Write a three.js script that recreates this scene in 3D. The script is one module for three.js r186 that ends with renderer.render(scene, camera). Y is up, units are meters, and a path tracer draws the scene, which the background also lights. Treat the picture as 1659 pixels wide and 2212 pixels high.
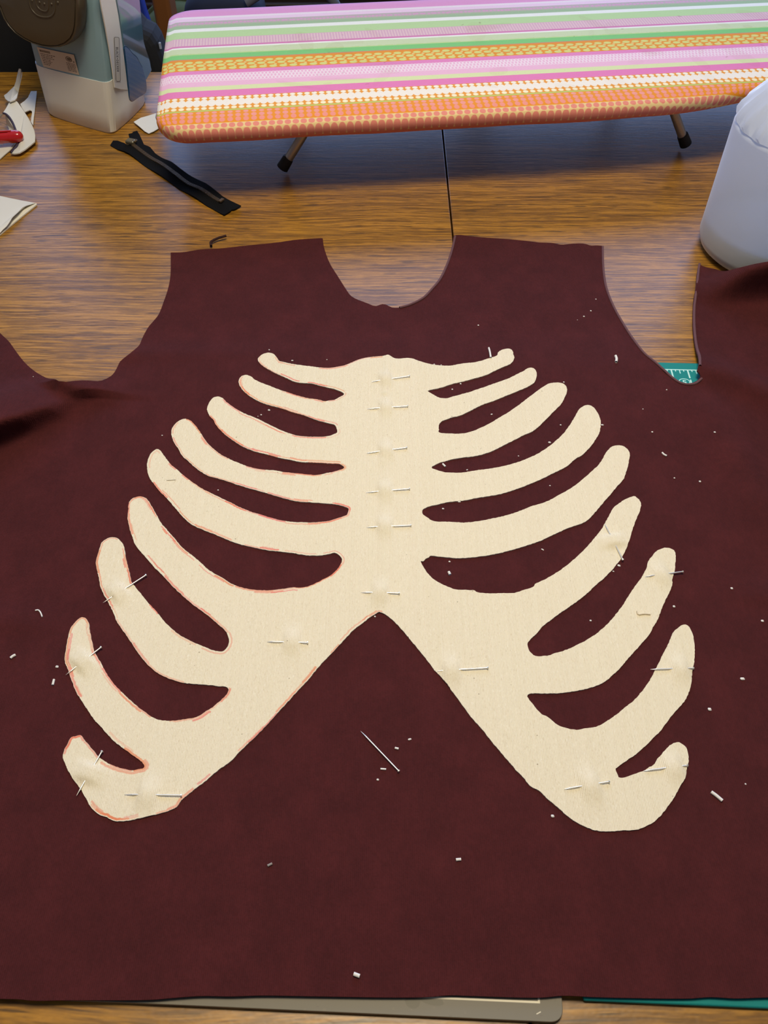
import * as THREE from 'three';
import { mergeGeometries, toCreasedNormals } from 'three/addons/utils/BufferGeometryUtils.js';
import { RoundedBoxGeometry } from 'three/addons/geometries/RoundedBoxGeometry.js';
import { RectAreaLightUniformsLib } from 'three/addons/lights/RectAreaLightUniformsLib.js';

// ---------------------------------------------------------------- camera, sky, lights, exposure
RectAreaLightUniformsLib.init();
const scene = new THREE.Scene();
const renderer = new THREE.WebGLRenderer({ antialias: true });
renderer.toneMapping = THREE.LinearToneMapping;
renderer.toneMappingExposure = 1.12;
renderer.shadowMap.enabled = true;
const T = 0.75;                                   // height of the table top
const FPX = 1790, EYE = 0.423, PITCH = 49.6 * Math.PI / 180;
const camera = new THREE.PerspectiveCamera(2 * Math.atan(1106 / FPX) * 180 / Math.PI, 1659 / 2212, 0.01, 40);
camera.position.set(0, T + EYE, 0);
camera.rotation.set(-PITCH, 0, 0);
scene.background = new THREE.Color().setRGB(0.30, 0.46, 0.85);   // blue hour daylight outside the window

const WIN = { x0: -1.15, x1: 1.35, y0: 0.86, y1: 2.34, z: -2.5 };
const daylight = new THREE.RectAreaLight(new THREE.Color().setRGB(0.36, 0.53, 1.0), 3.2, WIN.x1 - WIN.x0, WIN.y1 - WIN.y0);
daylight.position.set((WIN.x0 + WIN.x1) / 2, (WIN.y0 + WIN.y1) / 2, WIN.z + 0.03);
daylight.lookAt(daylight.position.x, daylight.position.y, 2);
daylight.name = 'window_daylight';
scene.add(daylight);

// ---------------------------------------------------------------- helpers
let seed = 12345;
const rnd = () => { seed = (seed * 1664525 + 1013904223) >>> 0; return seed / 4294967296; };
const V = (x, y, z) => new THREE.Vector3(x, y, z);
const CP = Math.cos(PITCH), SP = Math.sin(PITCH);
const ray = (px, py) => { const a = (px - 829.5) / FPX, b = -(py - 1106) / FPX; return V(a, b * CP - SP, -b * SP - CP); };
// where a measured point of the photograph stands, h metres above the table top
const W = (px, py, h = 0) => { const d = ray(px, py), t = (h - EYE) / d.y; return V(d.x * t, T + h, d.z * t); };
// where a measured point stands on an upright or leaning plane
const onPlane = (px, py, p0, n) => { const d = ray(px, py), o = camera.position; const t = p0.clone().sub(o).dot(n) / d.dot(n); return o.clone().addScaledVector(d, t); };
const seg = (ox, oy, s, a) => { const r = []; for (let i = 0; i < a.length; i += 2) r.push([ox + a[i] / s, oy + a[i + 1] / s]); return r; };
const taken = new Map();
const numbered = (n) => { const k = taken.get(n) || 0; taken.set(n, k + 1); return k ? n + '_' + String(k).padStart(3, '0') : n; };
const shade = (o) => { o.castShadow = true; o.receiveShadow = true; return o; };
function obj(name, geo, mat, parent = scene) {
  const g = Array.isArray(geo) ? mergeGeometries(geo.map((x) => { const y = x.index ? x.toNonIndexed() : x; for (const k of Object.keys(y.attributes)) if (!['position', 'normal', 'uv'].includes(k)) y.deleteAttribute(k); if (!y.attributes.uv) y.setAttribute('uv', new THREE.BufferAttribute(new Float32Array(y.attributes.position.count * 2), 2)); return y; })) : geo;
  const m = shade(new THREE.Mesh(g, mat));
  m.name = parent === scene ? numbered(name) : name;
  parent.add(m);
  return m;
}
function tag(o, label, category, group) { o.userData = { label, category }; if (group) o.userData.group = group; return o; }
function thing(name, label, category, at = V(0, 0, 0), turn = 0, group) {
  const o = new THREE.Group(); o.name = numbered(name); o.position.copy(at); o.rotation.y = turn; scene.add(o);
  return tag(o, label, category, group);
}
function struct(name, geo, mat, parent = scene) { const m = obj(name, geo, mat, parent); if (parent === scene) m.userData.kind = 'structure'; return m; }
const box = (x0, x1, y0, y1, z0, z1) => new THREE.BoxGeometry(x1 - x0, y1 - y0, z1 - z0).translate((x0 + x1) / 2, (y0 + y1) / 2, (z0 + z1) / 2);
const rbox = (w, h, d, r, x = 0, y = 0, z = 0, s = 3) => new RoundedBoxGeometry(w, h, d, s, r).translate(x, y, z);
const tube = (pts, r, n = 24, k = 8) => new THREE.TubeGeometry(new THREE.CatmullRomCurve3(pts, false, 'centripetal'), n, r, k, false);
const lin = (r, g, b) => new THREE.Color().setRGB(r, g, b);
const std = (c, roughness = 0.6, o = {}) => new THREE.MeshPhysicalMaterial({ color: c, roughness, ...o });
function bar(a, b, r0, r1 = r0, k = 12) {         // a round bar from a to b
  const g = new THREE.CylinderGeometry(r1, r0, a.distanceTo(b), k);
  g.applyQuaternion(new THREE.Quaternion().setFromUnitVectors(V(0, 1, 0), b.clone().sub(a).normalize()));
  return g.translate((a.x + b.x) / 2, (a.y + b.y) / 2, (a.z + b.z) / 2);
}
const smooth = (a, b, x) => { const t = Math.min(1, Math.max(0, (x - a) / (b - a))); return t * t * (3 - 2 * t); };

// value noise that repeats every (nx, ny) cells
function noiser(nx, ny, s) {
  const t = new Float32Array(nx * ny); let q = s >>> 0;
  for (let i = 0; i < t.length; i++) { q = (q * 1664525 + 1013904223) >>> 0; t[i] = q / 4294967296; }
  return (u, v) => {
    const x = u * nx, y = v * ny, i = Math.floor(x), j = Math.floor(y);
    let a = x - i, b = y - j; a = a * a * (3 - 2 * a); b = b * b * (3 - 2 * b);
    const i0 = ((i % nx) + nx) % nx, i1 = (i0 + 1) % nx, j0 = (((j % ny) + ny) % ny) * nx, j1 = ((((j + 1) % ny) + ny) % ny) * nx;
    return (t[j0 + i0] * (1 - a) + t[j0 + i1] * a) * (1 - b) + (t[j1 + i0] * (1 - a) + t[j1 + i1] * a) * b;
  };
}
function dataTex(w, h, f, srgb = true) {
  const d = new Uint8Array(w * h * 4);
  for (let y = 0, o = 0; y < h; y++) for (let x = 0; x < w; x++, o += 4) { const c = f(x / w, y / h, x, y); d[o] = c[0]; d[o + 1] = c[1]; d[o + 2] = c[2]; d[o + 3] = 255; }
  const t = new THREE.DataTexture(d, w, h); t.magFilter = THREE.LinearFilter; t.wrapS = t.wrapT = THREE.RepeatWrapping;
  if (srgb) t.colorSpace = THREE.SRGBColorSpace; t.needsUpdate = true; return t;
}
function canvasTex(w, h, draw, srgb = true) {
  const c = document.createElement('canvas'); c.width = w; c.height = h; draw(c.getContext('2d'), w, h);
  const t = new THREE.CanvasTexture(c); if (srgb) t.colorSpace = THREE.SRGBColorSpace; t.wrapS = t.wrapT = THREE.RepeatWrapping; return t;
}
// smooth closed or open curve through plan points [x, z]
function dense(pts, step, closed = true) {
  const c = new THREE.CatmullRomCurve3(pts.map((p) => V(p[0], 0, p[1])), closed, 'centripetal');
  const n = Math.max(8, Math.round(c.getLength() / step)), r = [];
  for (let i = 0; i < n; i++) { const p = c.getPointAt(i / n); r.push([p.x, p.z]); }
  return r;
}
// a sheet of cloth or paper: plan outline cut on a fine grid, lifted by top(x, z) and given thickness
function sheetGeo(poly, cell, top, thick, uvOf = (x, z) => [x, z], shift = null) {
  let x0 = 1e9, x1 = -1e9, z0 = 1e9, z1 = -1e9;
  for (const [x, z] of poly) { x0 = Math.min(x0, x); x1 = Math.max(x1, x); z0 = Math.min(z0, z); z1 = Math.max(z1, z); }
  x0 -= cell * 1.37; z0 -= cell * 1.41;
  const nx = Math.ceil((x1 - x0) / cell) + 2, nz = Math.ceil((z1 - z0) / cell) + 2, M = poly.length;
  const rows = Array.from({ length: nz }, () => []), cols = Array.from({ length: nx }, () => []);
  for (let k = 0; k < M; k++) {
    const [ax, az] = poly[k], [bx, bz] = poly[(k + 1) % M];
    if (az !== bz) for (let j = Math.max(0, Math.ceil((Math.min(az, bz) - z0) / cell)); j < nz && z0 + j * cell < Math.max(az, bz); j++) rows[j].push(ax + (bx - ax) * (z0 + j * cell - az) / (bz - az));
    if (ax !== bx) for (let i = Math.max(0, Math.ceil((Math.min(ax, bx) - x0) / cell)); i < nx && x0 + i * cell < Math.max(ax, bx); i++) cols[i].push(az + (bz - az) * (x0 + i * cell - ax) / (bx - ax));
  }
  const inside = new Uint8Array(nx * nz);
  for (let j = 0; j < nz; j++) { const r = rows[j].sort((a, b) => a - b); for (let k = 0; k + 1 < r.length; k += 2) for (let i = Math.max(0, Math.ceil((r[k] - x0) / cell)); i < nx && x0 + i * cell <= r[k + 1]; i++) inside[j * nx + i] = 1; }
  const P = [], key = new Map();
  const vert = (k, x, z) => { let n = key.get(k); if (n === undefined) { n = P.length; key.set(k, n); P.push([x, z]); } return n; };
  const corner = (i, j) => vert((j * nx + i) * 3, x0 + i * cell, z0 + j * cell);
  const across = (i, j) => { const a = x0 + i * cell, c = rows[j].find((x) => x >= a - 1e-9 && x <= a + cell + 1e-9); return vert((j * nx + i) * 3 + 1, c ?? a + cell / 2, z0 + j * cell); };
  const along = (i, j) => { const a = z0 + j * cell, c = cols[i].find((z) => z >= a - 1e-9 && z <= a + cell + 1e-9); return vert((j * nx + i) * 3 + 2, x0 + i * cell, c ?? a + cell / 2); };
  const F = [], S = [];
  for (let j = 0; j + 1 < nz; j++) for (let i = 0; i + 1 < nx; i++) {
    const c = [inside[j * nx + i], inside[j * nx + i + 1], inside[(j + 1) * nx + i + 1], inside[(j + 1) * nx + i]], n = c[0] + c[1] + c[2] + c[3];
    if (!n) continue;
    const at = [[i, j], [i + 1, j], [i + 1, j + 1], [i, j + 1]], cut = [() => across(i, j), () => along(i + 1, j), () => across(i, j + 1), () => along(i, j)], loop = [];
    for (let k = 0; k < 4; k++) {
      if (c[k]) loop.push([corner(...at[k]), 0]);
      if (c[k] !== c[(k + 1) % 4]) loop.push([cut[k](), c[k] ? 1 : 2]);
    }
    for (let k = 1; k + 1 < loop.length; k++) F.push(loop[0][0], loop[k + 1][0], loop[k][0]);
    for (let k = 0; k < loop.length; k++) { const b = loop[(k + 1) % loop.length]; if (loop[k][1] === 1 && b[1] === 2) S.push([loop[k][0], b[0]]); }
  }
  const N = P.length, pos = [], uv = [], idx = [];
  const place = (x, z) => { const h = top(x, z), q = shift ? shift(x, z) : [0, 0]; return [x + q[0], h, z + q[1]]; };
  const tops = P.map(([x, z]) => place(x, z));
  for (let k = 0; k < N; k++) { pos.push(...tops[k]); uv.push(...uvOf(...P[k])); }
  for (let k = 0; k < N; k++) { pos.push(tops[k][0], tops[k][1] - thick, tops[k][2]); uv.push(...uvOf(...P[k])); }
  for (let k = 0; k < F.length; k += 3) { idx.push(F[k], F[k + 1], F[k + 2], N + F[k], N + F[k + 2], N + F[k + 1]); }
  const sideAt = new Map();
  const sv = (k) => { let n = sideAt.get(k); if (n === undefined) { n = pos.length / 3; sideAt.set(k, n); pos.push(...tops[k], tops[k][0], tops[k][1] - thick, tops[k][2]); uv.push(...uvOf(...P[k]), ...uvOf(...P[k])); } return n; };
  for (const [a, b] of S) { const p = sv(a), q = sv(b); idx.push(p, q, p + 1, q, q + 1, p + 1); }
  const g = new THREE.BufferGeometry();
  g.setAttribute('position', new THREE.Float32BufferAttribute(pos, 3)); g.setAttribute('uv', new THREE.Float32BufferAttribute(uv, 2)); g.setIndex(idx); g.computeVertexNormals();
  return g;
}
// a loft through rings of equal length (arrays of Vector3), closed around, capped
function loft(rings, cap0 = true, cap1 = true, crease = 0.5) {
  const n = rings[0].length, pos = [], uv = [], idx = [];
  rings.forEach((r, j) => r.forEach((p, i) => { pos.push(p.x, p.y, p.z); uv.push(i / n, j / (rings.length - 1)); }));
  for (let j = 0; j + 1 < rings.length; j++) for (let i = 0; i < n; i++) { const a = j * n + i, b = j * n + (i + 1) % n; idx.push(a, b, a + n, b, b + n, a + n); }
  const cap = (r, flip) => { const c = r.reduce((s, p) => s.add(p), V(0, 0, 0)).divideScalar(n), k = pos.length / 3; pos.push(c.x, c.y, c.z); uv.push(0.5, 0.5); r.forEach((p) => { pos.push(p.x, p.y, p.z); uv.push(0.5, 0.5); }); for (let i = 0; i < n; i++) { const a = k + 1 + i, b = k + 1 + (i + 1) % n; flip ? idx.push(k, b, a) : idx.push(k, a, b); } };
  if (cap0) cap(rings[0], true); if (cap1) cap(rings[rings.length - 1], false);
  const g = new THREE.BufferGeometry();
  g.setAttribute('position', new THREE.Float32BufferAttribute(pos, 3)); g.setAttribute('uv', new THREE.Float32BufferAttribute(uv, 2)); g.setIndex(idx);
  return toCreasedNormals(g, crease);
}
// a panel standing proud of a plane: outline (Vector3s in the plane), thickness along n
function panelGeo(pts, n, thick, uvs = null) {
  const c = pts.reduce((s, p) => s.add(p), V(0, 0, 0)).divideScalar(pts.length);
  const ex = V(0, 1, 0).cross(n).normalize(), ey = n.clone().cross(ex).normalize();
  const flat = pts.map((p) => new THREE.Vector2(p.clone().sub(c).dot(ex), p.clone().sub(c).dot(ey)));
  const g = new THREE.ExtrudeGeometry(new THREE.Shape(flat), { depth: thick, bevelEnabled: false, curveSegments: 4 });
  if (uvs) { const lo = new THREE.Vector2(1e9, 1e9), hi = new THREE.Vector2(-1e9, -1e9); flat.forEach((p) => { lo.min(p); hi.max(p); }); const q = g.attributes.position, u = g.attributes.uv; for (let i = 0; i < q.count; i++) u.setXY(i, (q.getX(i) - lo.x) / (hi.x - lo.x), (q.getY(i) - lo.y) / (hi.y - lo.y)); }
  g.applyMatrix4(new THREE.Matrix4().makeBasis(ex, ey, n.clone())); g.translate(c.x, c.y, c.z);
  return g;
}

// ---------------------------------------------------------------- surfaces
const nA = noiser(9, 400, 11), nB = noiser(22, 760, 22), nC = noiser(90, 1010, 33), nD = noiser(7, 12, 44), nE = noiser(9, 110, 55), nF = noiser(420, 950, 66), nG = noiser(3, 14, 77), nH = noiser(44, 520, 88);
const woodTex = dataTex(2048, 2048, (u, v) => {
  const w = v + 0.010 * (nD(u, v) - 0.5) + 0.004 * (nD(u * 2 + 0.3, v * 2) - 0.5);
  let g = 0.27 * nA(u, w) + 0.33 * nB(u, w) + 0.26 * nC(u, w) + 0.14 * nE(u, w);
  const pore = smooth(0.62, 0.86, nH(u + 0.31, w)) * smooth(0.25, 0.7, nB(u * 1 + 0.5, w + 0.2));
  g = smooth(0.26, 0.72, g);
  const t = 0.78 * g + 0.08 * nG(u, v) + 0.14 * nF(u, v), d = 1 - 0.27 * pore;
  return [(112 + 74 * t) * d, (75 + 57 * t) * d, (21 + 22 * t) * d];
});
const woodBump = dataTex(1024, 1024, (u, v) => { const g = 255 * (0.4 * nC(u, v) + 0.3 * nB(u, v) + 0.3 * nF(u, v)); return [g, g, g]; }, false);
const woodTile = 0.68;
woodTex.repeat.set(1 / woodTile, 1 / woodTile); woodBump.repeat.set(1 / woodTile, 1 / woodTile);
const tableMat = std(0xffffff, 0.36, { map: woodTex, bumpMap: woodBump, bumpScale: 0.00010 });

const kA = noiser(12, 12, 5), kB = noiser(60, 60, 6), kC = noiser(256, 256, 7);
const clothTex = dataTex(1024, 1024, (u, v, x, y) => {
  const rib = 0.5 + 0.5 * Math.sin(u * 2 * Math.PI * 170), t = 0.40 * kA(u, v) + 0.25 * kB(u, v) + 0.35 * kC(u, v), s = 0.80 + 0.26 * t + 0.06 * (rib - 0.5);
  return [80 * s, 34 * s, 35 * s];
});
clothTex.repeat.set(1 / 0.16, 1 / 0.16);
const clothBump = dataTex(1024, 1024, (u, v) => { const g = 255 * (0.55 * (0.5 + 0.5 * Math.sin(u * 2 * Math.PI * 170)) + 0.45 * kC(u, v)); return [g, g, g]; }, false);
clothBump.repeat.set(1 / 0.16, 1 / 0.16);
const maroon = std(0xffffff, 0.95, { map: clothTex, bumpMap: clothBump, bumpScale: 0.00025, sheen: 0.35, sheenColor: lin(0.30, 0.16, 0.20), sheenRoughness: 0.6, specularIntensity: 0.3 });
const maroonEdge = std(lin(0.135, 0.058, 0.066), 0.95, { sheen: 0.5, sheenColor: lin(0.4, 0.25, 0.3), sheenRoughness: 0.6 });
const wallMat = std(lin(0.62, 0.55, 0.45), 0.9), ceilMat = std(lin(0.75, 0.72, 0.66), 0.9), trimMat = std(lin(0.7, 0.68, 0.62), 0.5);
const whitePaint = std(lin(0.75, 0.74, 0.72), 0.5), blackRubber = std(lin(0.012, 0.012, 0.013), 0.6), steel = std(lin(0.55, 0.53, 0.50), 0.35, { metalness: 1 });

// ---------------------------------------------------------------- the room
const floorTex = dataTex(512, 512, (u, v) => { const t = 0.5 * nA(u, v) + 0.5 * nC(u, v), s = 0.75 + 0.4 * t; return [72 * s, 42 * s, 32 * s]; });
floorTex.repeat.set(0.8, 0.8);
const RX0 = -2.2, RX1 = 2.2, RZ0 = -2.5, RZ1 = 2.3, RY = 2.65, TH = 0.12;
struct('floor', box(RX0 - TH, RX1 + TH, -TH, 0, RZ0 - TH, RZ1 + TH), std(0xffffff, 0.45, { map: floorTex }));
struct('ceiling', box(RX0 - TH, RX1 + TH, RY, RY + TH, RZ0 - TH, RZ1 + TH), ceilMat);
struct('wall_back', [box(RX0 - TH, WIN.x0, 0, RY, RZ0 - TH, RZ0), box(WIN.x1, RX1 + TH, 0, RY, RZ0 - TH, RZ0), box(WIN.x0, WIN.x1, 0, WIN.y0, RZ0 - TH, RZ0), box(WIN.x0, WIN.x1, WIN.y1, RY, RZ0 - TH, RZ0)], wallMat);
struct('wall_front', box(RX0 - TH, RX1 + TH, 0, RY, RZ1, RZ1 + TH), wallMat);
struct('wall_left', box(RX0 - TH, RX0, 0, RY, RZ0, RZ1), wallMat);
struct('wall_right', box(RX1, RX1 + TH, 0, RY, RZ0, RZ1), wallMat);
struct('baseboard_back', box(RX0, RX1, 0, 0.1, RZ0, RZ0 + 0.015), trimMat);
{
  const w = new THREE.Group(); w.name = 'window_1'; w.userData.kind = 'structure'; scene.add(w);
  const zf0 = RZ0 - 0.09, zf1 = RZ0 - 0.04, { x0, x1, y0, y1 } = WIN, xm = (x0 + x1) / 2;
  obj('window_frame', [box(x0, x0 + 0.05, y0, y1, zf0, zf1), box(x1 - 0.05, x1, y0, y1, zf0, zf1), box(x0, x1, y0, y0 + 0.05, zf0, zf1), box(x0, x1, y1 - 0.05, y1, zf0, zf1), box(xm - 0.025, xm + 0.025, y0, y1, zf0, zf1)], trimMat, w);
  const glass = std(lin(0.95, 0.97, 1), 0.02, { transmission: 1, thickness: 0, ior: 1.5 });
  obj('pane', box(x0 + 0.05, xm - 0.025, y0 + 0.05, y1 - 0.05, zf0 + 0.022, zf0 + 0.026), glass, w);
  obj('pane', box(xm + 0.025, x1 - 0.05, y0 + 0.05, y1 - 0.05, zf0 + 0.022, zf0 + 0.026), glass, w);
  obj('window_sill', box(x0 - 0.05, x1 + 0.05, y0 - 0.035, y0, RZ0 - 0.09, RZ0 + 0.02), trimMat, w);
}

// the warm lamp hanging over the table
{
  const lx = 0.02, lz = -0.42, ly = T + 1.2, R = 0.21;
  const t = thing('pendant_lamp', 'round warm pendant lamp with pale shade hanging over the table', 'lamp', V(lx, ly, lz));
  obj('shade', new THREE.LatheGeometry([[0.02, 0.11], [0.06, 0.105], [0.13, 0.08], [0.19, 0.04], [0.225, 0], [0.228, 0], [0.193, 0.044], [0.132, 0.086], [0.06, 0.111], [0.02, 0.116]].map((p) => new THREE.Vector2(...p)), 48), std(lin(0.7, 0.66, 0.55), 0.6), t);
  obj('diffuser', new THREE.CylinderGeometry(R, R, 0.008, 48).translate(0, 0.006, 0), std(lin(0.8, 0.75, 0.6), 0.6, { emissive: lin(1.0, 0.885, 0.645), emissiveIntensity: 1.5 }), t);
  obj('cord', new THREE.CylinderGeometry(0.003, 0.003, RY - ly - 0.11, 8).translate(0, 0.11 + (RY - ly - 0.11) / 2, 0), blackRubber, t);
  obj('ceiling_rose', new THREE.CylinderGeometry(0.05, 0.055, 0.025, 24).translate(0, RY - ly - 0.0125, 0), whitePaint, t);
  const l = new THREE.RectAreaLight(new THREE.Color().setRGB(1.0, 0.885, 0.645), 26.5, 0.36, 0.36);
  l.position.set(0, -0.004, 0); l.rotation.x = -Math.PI / 2; l.name = 'pendant_light';
  t.add(l);
}

// ---------------------------------------------------------------- the table: two leaves meeting at a seam
const SEAM = 0.0645, TZ0 = -1.067, TZ1 = 0.16;
{
  const t = thing('dining_table', 'wood-grain laminate table with a seam between its two leaves', 'table', V(0, 0, 0));
  const leaf = (x0, x1) => {
    const g = new RoundedBoxGeometry(x1 - x0, 0.032, TZ1 - TZ0, 2, 0.0012).translate((x0 + x1) / 2, T - 0.016, (TZ0 + TZ1) / 2);
    const p = g.attributes.position, u = g.attributes.uv; for (let i = 0; i < p.count; i++) u.setXY(i, p.getX(i) + (x0 > 0 ? 0.37 : 0), p.getZ(i) + (x0 > 0 ? 0.21 : 0));
    obj('table_leaf', g, tableMat, t);
  };
  leaf(-0.86, SEAM - 0.0007); leaf(SEAM + 0.0007, 0.98);
  const dark = std(lin(0.09, 0.05, 0.025), 0.5);
  obj('apron', [box(-0.78, 0.9, T - 0.11, T - 0.033, -1.0, -0.978), box(-0.78, 0.9, T - 0.11, T - 0.033, 0.07, 0.092), box(-0.78, -0.758, T - 0.11, T - 0.033, -1.0, 0.092), box(0.878, 0.9, T - 0.11, T - 0.033, -1.0, 0.092)], dark, t);
  for (const [x, z] of [[-0.75, -0.96], [0.87, -0.96], [-0.75, 0.06], [0.87, 0.06]]) obj('leg', new THREE.CylinderGeometry(0.03, 0.02, T - 0.034, 16).translate(x, (T - 0.034) / 2, z), dark, t);
}

// ---------------------------------------------------------------- cutting mats under the cloth
const matTop = 0.003;
{
  const X0 = 0.0885, X1 = 0.70, Z0 = -0.5170, Z1 = -0.0732, inch = 0.0254, k = 2048 / (X1 - X0);
  const tex = canvasTex(2048, Math.round((Z1 - Z0) * k), (c, w, h) => {
    c.fillStyle = 'rgb(0,130,128)'; c.fillRect(0, 0, w, h);
    c.strokeStyle = c.fillStyle = 'rgb(205,238,230)';
    const m = (v) => v * k, mx = (x) => (x - X0) * k;
    const y0 = m(0.0088); c.lineWidth = m(0.0011); c.beginPath(); c.moveTo(m(0.009), y0); c.lineTo(w - m(0.009), y0); c.stroke();
    const gx = 0.2365 - 0.0166;                               // a ruled line measured in the armhole
    for (let i = -50; i < 150; i++) {
      const x = gx + i * inch / 8; if (x < X0 + 0.01 || x > X1 - 0.01) continue;
      const q = ((i % 4) + 4) % 4, len = q === 0 ? 0.0098 : q === 2 ? 0.0045 : 0.0022;
      c.lineWidth = m(q === 0 ? 0.0012 : 0.0008); c.beginPath(); c.moveTo(mx(x), y0); c.lineTo(mx(x), y0 + m(len)); c.stroke();
      if (((i % 8) + 8) % 8 === 0) { c.lineWidth = m(0.0011); c.beginPath(); c.moveTo(mx(x), y0 + m(0.0115)); c.lineTo(mx(x), h - m(0.009)); c.stroke(); }
    }
    for (let z = 0.034; z < Z1 - Z0 - 0.01; z += inch) { c.lineWidth = m(0.0008); c.beginPath(); c.moveTo(m(0.009), m(z)); c.lineTo(w - m(0.009), m(z)); c.stroke(); }
    const ny = y0 + m(0.0140);
    c.textAlign = 'center'; c.textBaseline = 'middle';
    c.save(); c.translate(mx(gx - 0.0050), ny); c.lineWidth = m(0.0007); c.beginPath(); c.ellipse(0, 0, m(0.0040), m(0.0034), 0, 0, 7); c.stroke(); c.rotate(Math.PI); c.font = 'bold ' + m(0.0056) + 'px sans-serif'; c.fillText('5', 0, 0); c.restore();
    c.save(); c.translate(mx(gx + 0.0058), ny); c.rotate(Math.PI); c.font = 'bold ' + m(0.0056) + 'px sans-serif'; c.fillText('6', 0, 0); c.restore();
  });
  const g = new RoundedBoxGeometry(X1 - X0, matTop, Z1 - Z0, 2, 0.001).translate((X0 + X1) / 2, T + matTop / 2, (Z0 + Z1) / 2);
  const p = g.attributes.position, u = g.attributes.uv; for (let i = 0; i < p.count; i++) u.setXY(i, (p.getX(i) - X0) / (X1 - X0), 1 - (p.getZ(i) - Z0) / (Z1 - Z0));
  g.translate(-X0, 0, -Z1).rotateY(-0.0384).translate(X0, 0, Z1);   // it lies slightly askew
  const m = obj('cutting_mat', g, std(0xffffff, 0.78, { map: tex }));
  tag(m, 'teal cutting mat with white ruler ticks under the armhole and hem', 'cutting mat');
}
{
  // the grey mat shows a strip with one rounded corner below the hem
  const a = W(250, 2161, matTop), b = W(1190, 2204, matTop), dir = Math.atan2(b.z - a.z, b.x - a.x), len = 0.43, dep = 0.30, r = 0.006;
  const s = new THREE.Shape(); s.moveTo(-len + r, 0); s.lineTo(-r, 0); s.quadraticCurveTo(0, 0, 0, r); s.lineTo(0, dep - r); s.quadraticCurveTo(0, dep, -r, dep); s.lineTo(-len + r, dep); s.quadraticCurveTo(-len, dep, -len, dep - r); s.lineTo(-len, r); s.quadraticCurveTo(-len, 0, -len + r, 0);
  const tex = canvasTex(2048, 1430, (c, w, h) => {
    c.fillStyle = 'rgb(116,108,92)'; c.fillRect(0, 0, w, h);
    const k = w / len, N = 2600; for (let i = 0; i < N; i++) { c.fillStyle = rnd() < 0.5 ? 'rgba(90,82,66,0.18)' : 'rgba(150,140,120,0.14)'; c.fillRect(rnd() * w, rnd() * h, 2 + rnd() * 5, 2 + rnd() * 4); }
    c.fillStyle = 'rgba(84,76,58,0.30)'; c.beginPath(); c.ellipse(w - 0.066 * k, h - 0.0055 * k, 0.0035 * k, 0.003 * k, 0.4, 0, 7); c.fill(); c.beginPath(); c.ellipse(w - 0.058 * k, h - 0.0062 * k, 0.006 * k, 0.002 * k, 0.2, 0, 7); c.fill();
    c.strokeStyle = 'rgb(232,222,196)'; c.lineWidth = 0.0009 * k; c.strokeRect(0.0100 * k, 0.0071 * k, w - 0.0200 * k, h - 0.0142 * k);
    c.lineWidth = 0.0004 * k; c.beginPath(); c.moveTo(w - 0.0115 * k, h - 0.0025 * k); c.lineTo(w - 0.0095 * k, h - 0.0035 * k); c.stroke();
  });
  const g = new THREE.ExtrudeGeometry(s, { depth: matTop - 0.0006, bevelEnabled: true, bevelThickness: 0.0003, bevelSize: 0.0003, bevelSegments: 2 });
  const p = g.attributes.position, u = g.attributes.uv; for (let i = 0; i < p.count; i++) u.setXY(i, (p.getX(i) + len) / len, p.getY(i) / dep);
  g.rotateX(-Math.PI / 2); g.rotateY(-dir); const e = W(1216, 2200, matTop); g.translate(e.x, T + 0.0003, b.z + 0.0006);
  tag(obj('cutting_board_mat', g, std(0xffffff, 0.55, { map: tex })), 'grey rubbery cutting mat with pale border line peeking below the hem', 'cutting mat');
}

// ---------------------------------------------------------------- the maroon shirt panel
const shirtBase = 0.0046;
const segD = (x, z, a, b) => { const dx = b[0] - a[0], dz = b[1] - a[1], t = Math.min(1, Math.max(0, ((x - a[0]) * dx + (z - a[1]) * dz) / (dx * dx + dz * dz))), ox = x - a[0] - dx * t, oz = z - a[1] - dz * t; return [Math.hypot(ox, oz), t, oz]; };
const pl = (px, py, h = 0.004) => { const p = W(px, py, h); return [p.x, p.z]; };
// ridges: polyline of photo points with crest height, and falls behind (far side) and in front
const ridges = [
  { p: [[-260, 990], [-90, 935], [0, 905], [60, 884], [110, 862], [150, 836]].map((q) => pl(...q, 0.016)), h: [0.028, 0.028, 0.027, 0.024, 0.018, 0.009], back: 0.034, front: 0.011, lean: 0.024 },
  { p: [[150, 838], [185, 848], [225, 858], [285, 871]].map((q) => pl(...q, 0.008)), h: [0.010, 0.006, 0.003, 0], back: 0.014, front: 0.005, lean: 0.003 },
  { p: [[2050, 556], [1800, 560], [1659, 563], [1610, 567], [1570, 573], [1530, 584]].map((q) => pl(...q, 0.032)), h: [0.042, 0.042, 0.040, 0.032, 0.014, 0.0], back: 0.020, front: 0.011, lean: 0.016 },
  { p: [[1512, 800], [1560, 815], [1659, 860], [1800, 920]].map((q) => pl(...q, 0.006)), h: [0.007, 0.008, 0.009, 0.009], back: 0.018, front: 0.012, lean: 0.002 },
  { p: [[1500, 850], [1545, 905], [1590, 990], [1640, 1090], [1680, 1180]].map((q) => pl(...q, 0.006)), h: [0.002, 0.005, 0.007, 0.006, 0.002], back: 0.016, front: 0.016, lean: 0 },
  { p: [[0, 1345], [70, 1350], [150, 1352]].map((q) => pl(...q)), h: [0.002, 0.0015, 0], back: 0.012, front: 0.008, lean: 0 },
  { p: [[1545, 1285], [1659, 1292], [1800, 1297]].map((q) => pl(...q)), h: [0, 0.0022, 0.003], back: 0.012, front: 0.007, lean: 0 },
  { p: [[265, 772], [330, 768], [500, 764], [700, 762]].map((q) => pl(...q)), h: [0.004, 0.0018, 0.001, 0], back: 0.012, front: 0.009, lean: 0 },
];
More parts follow.
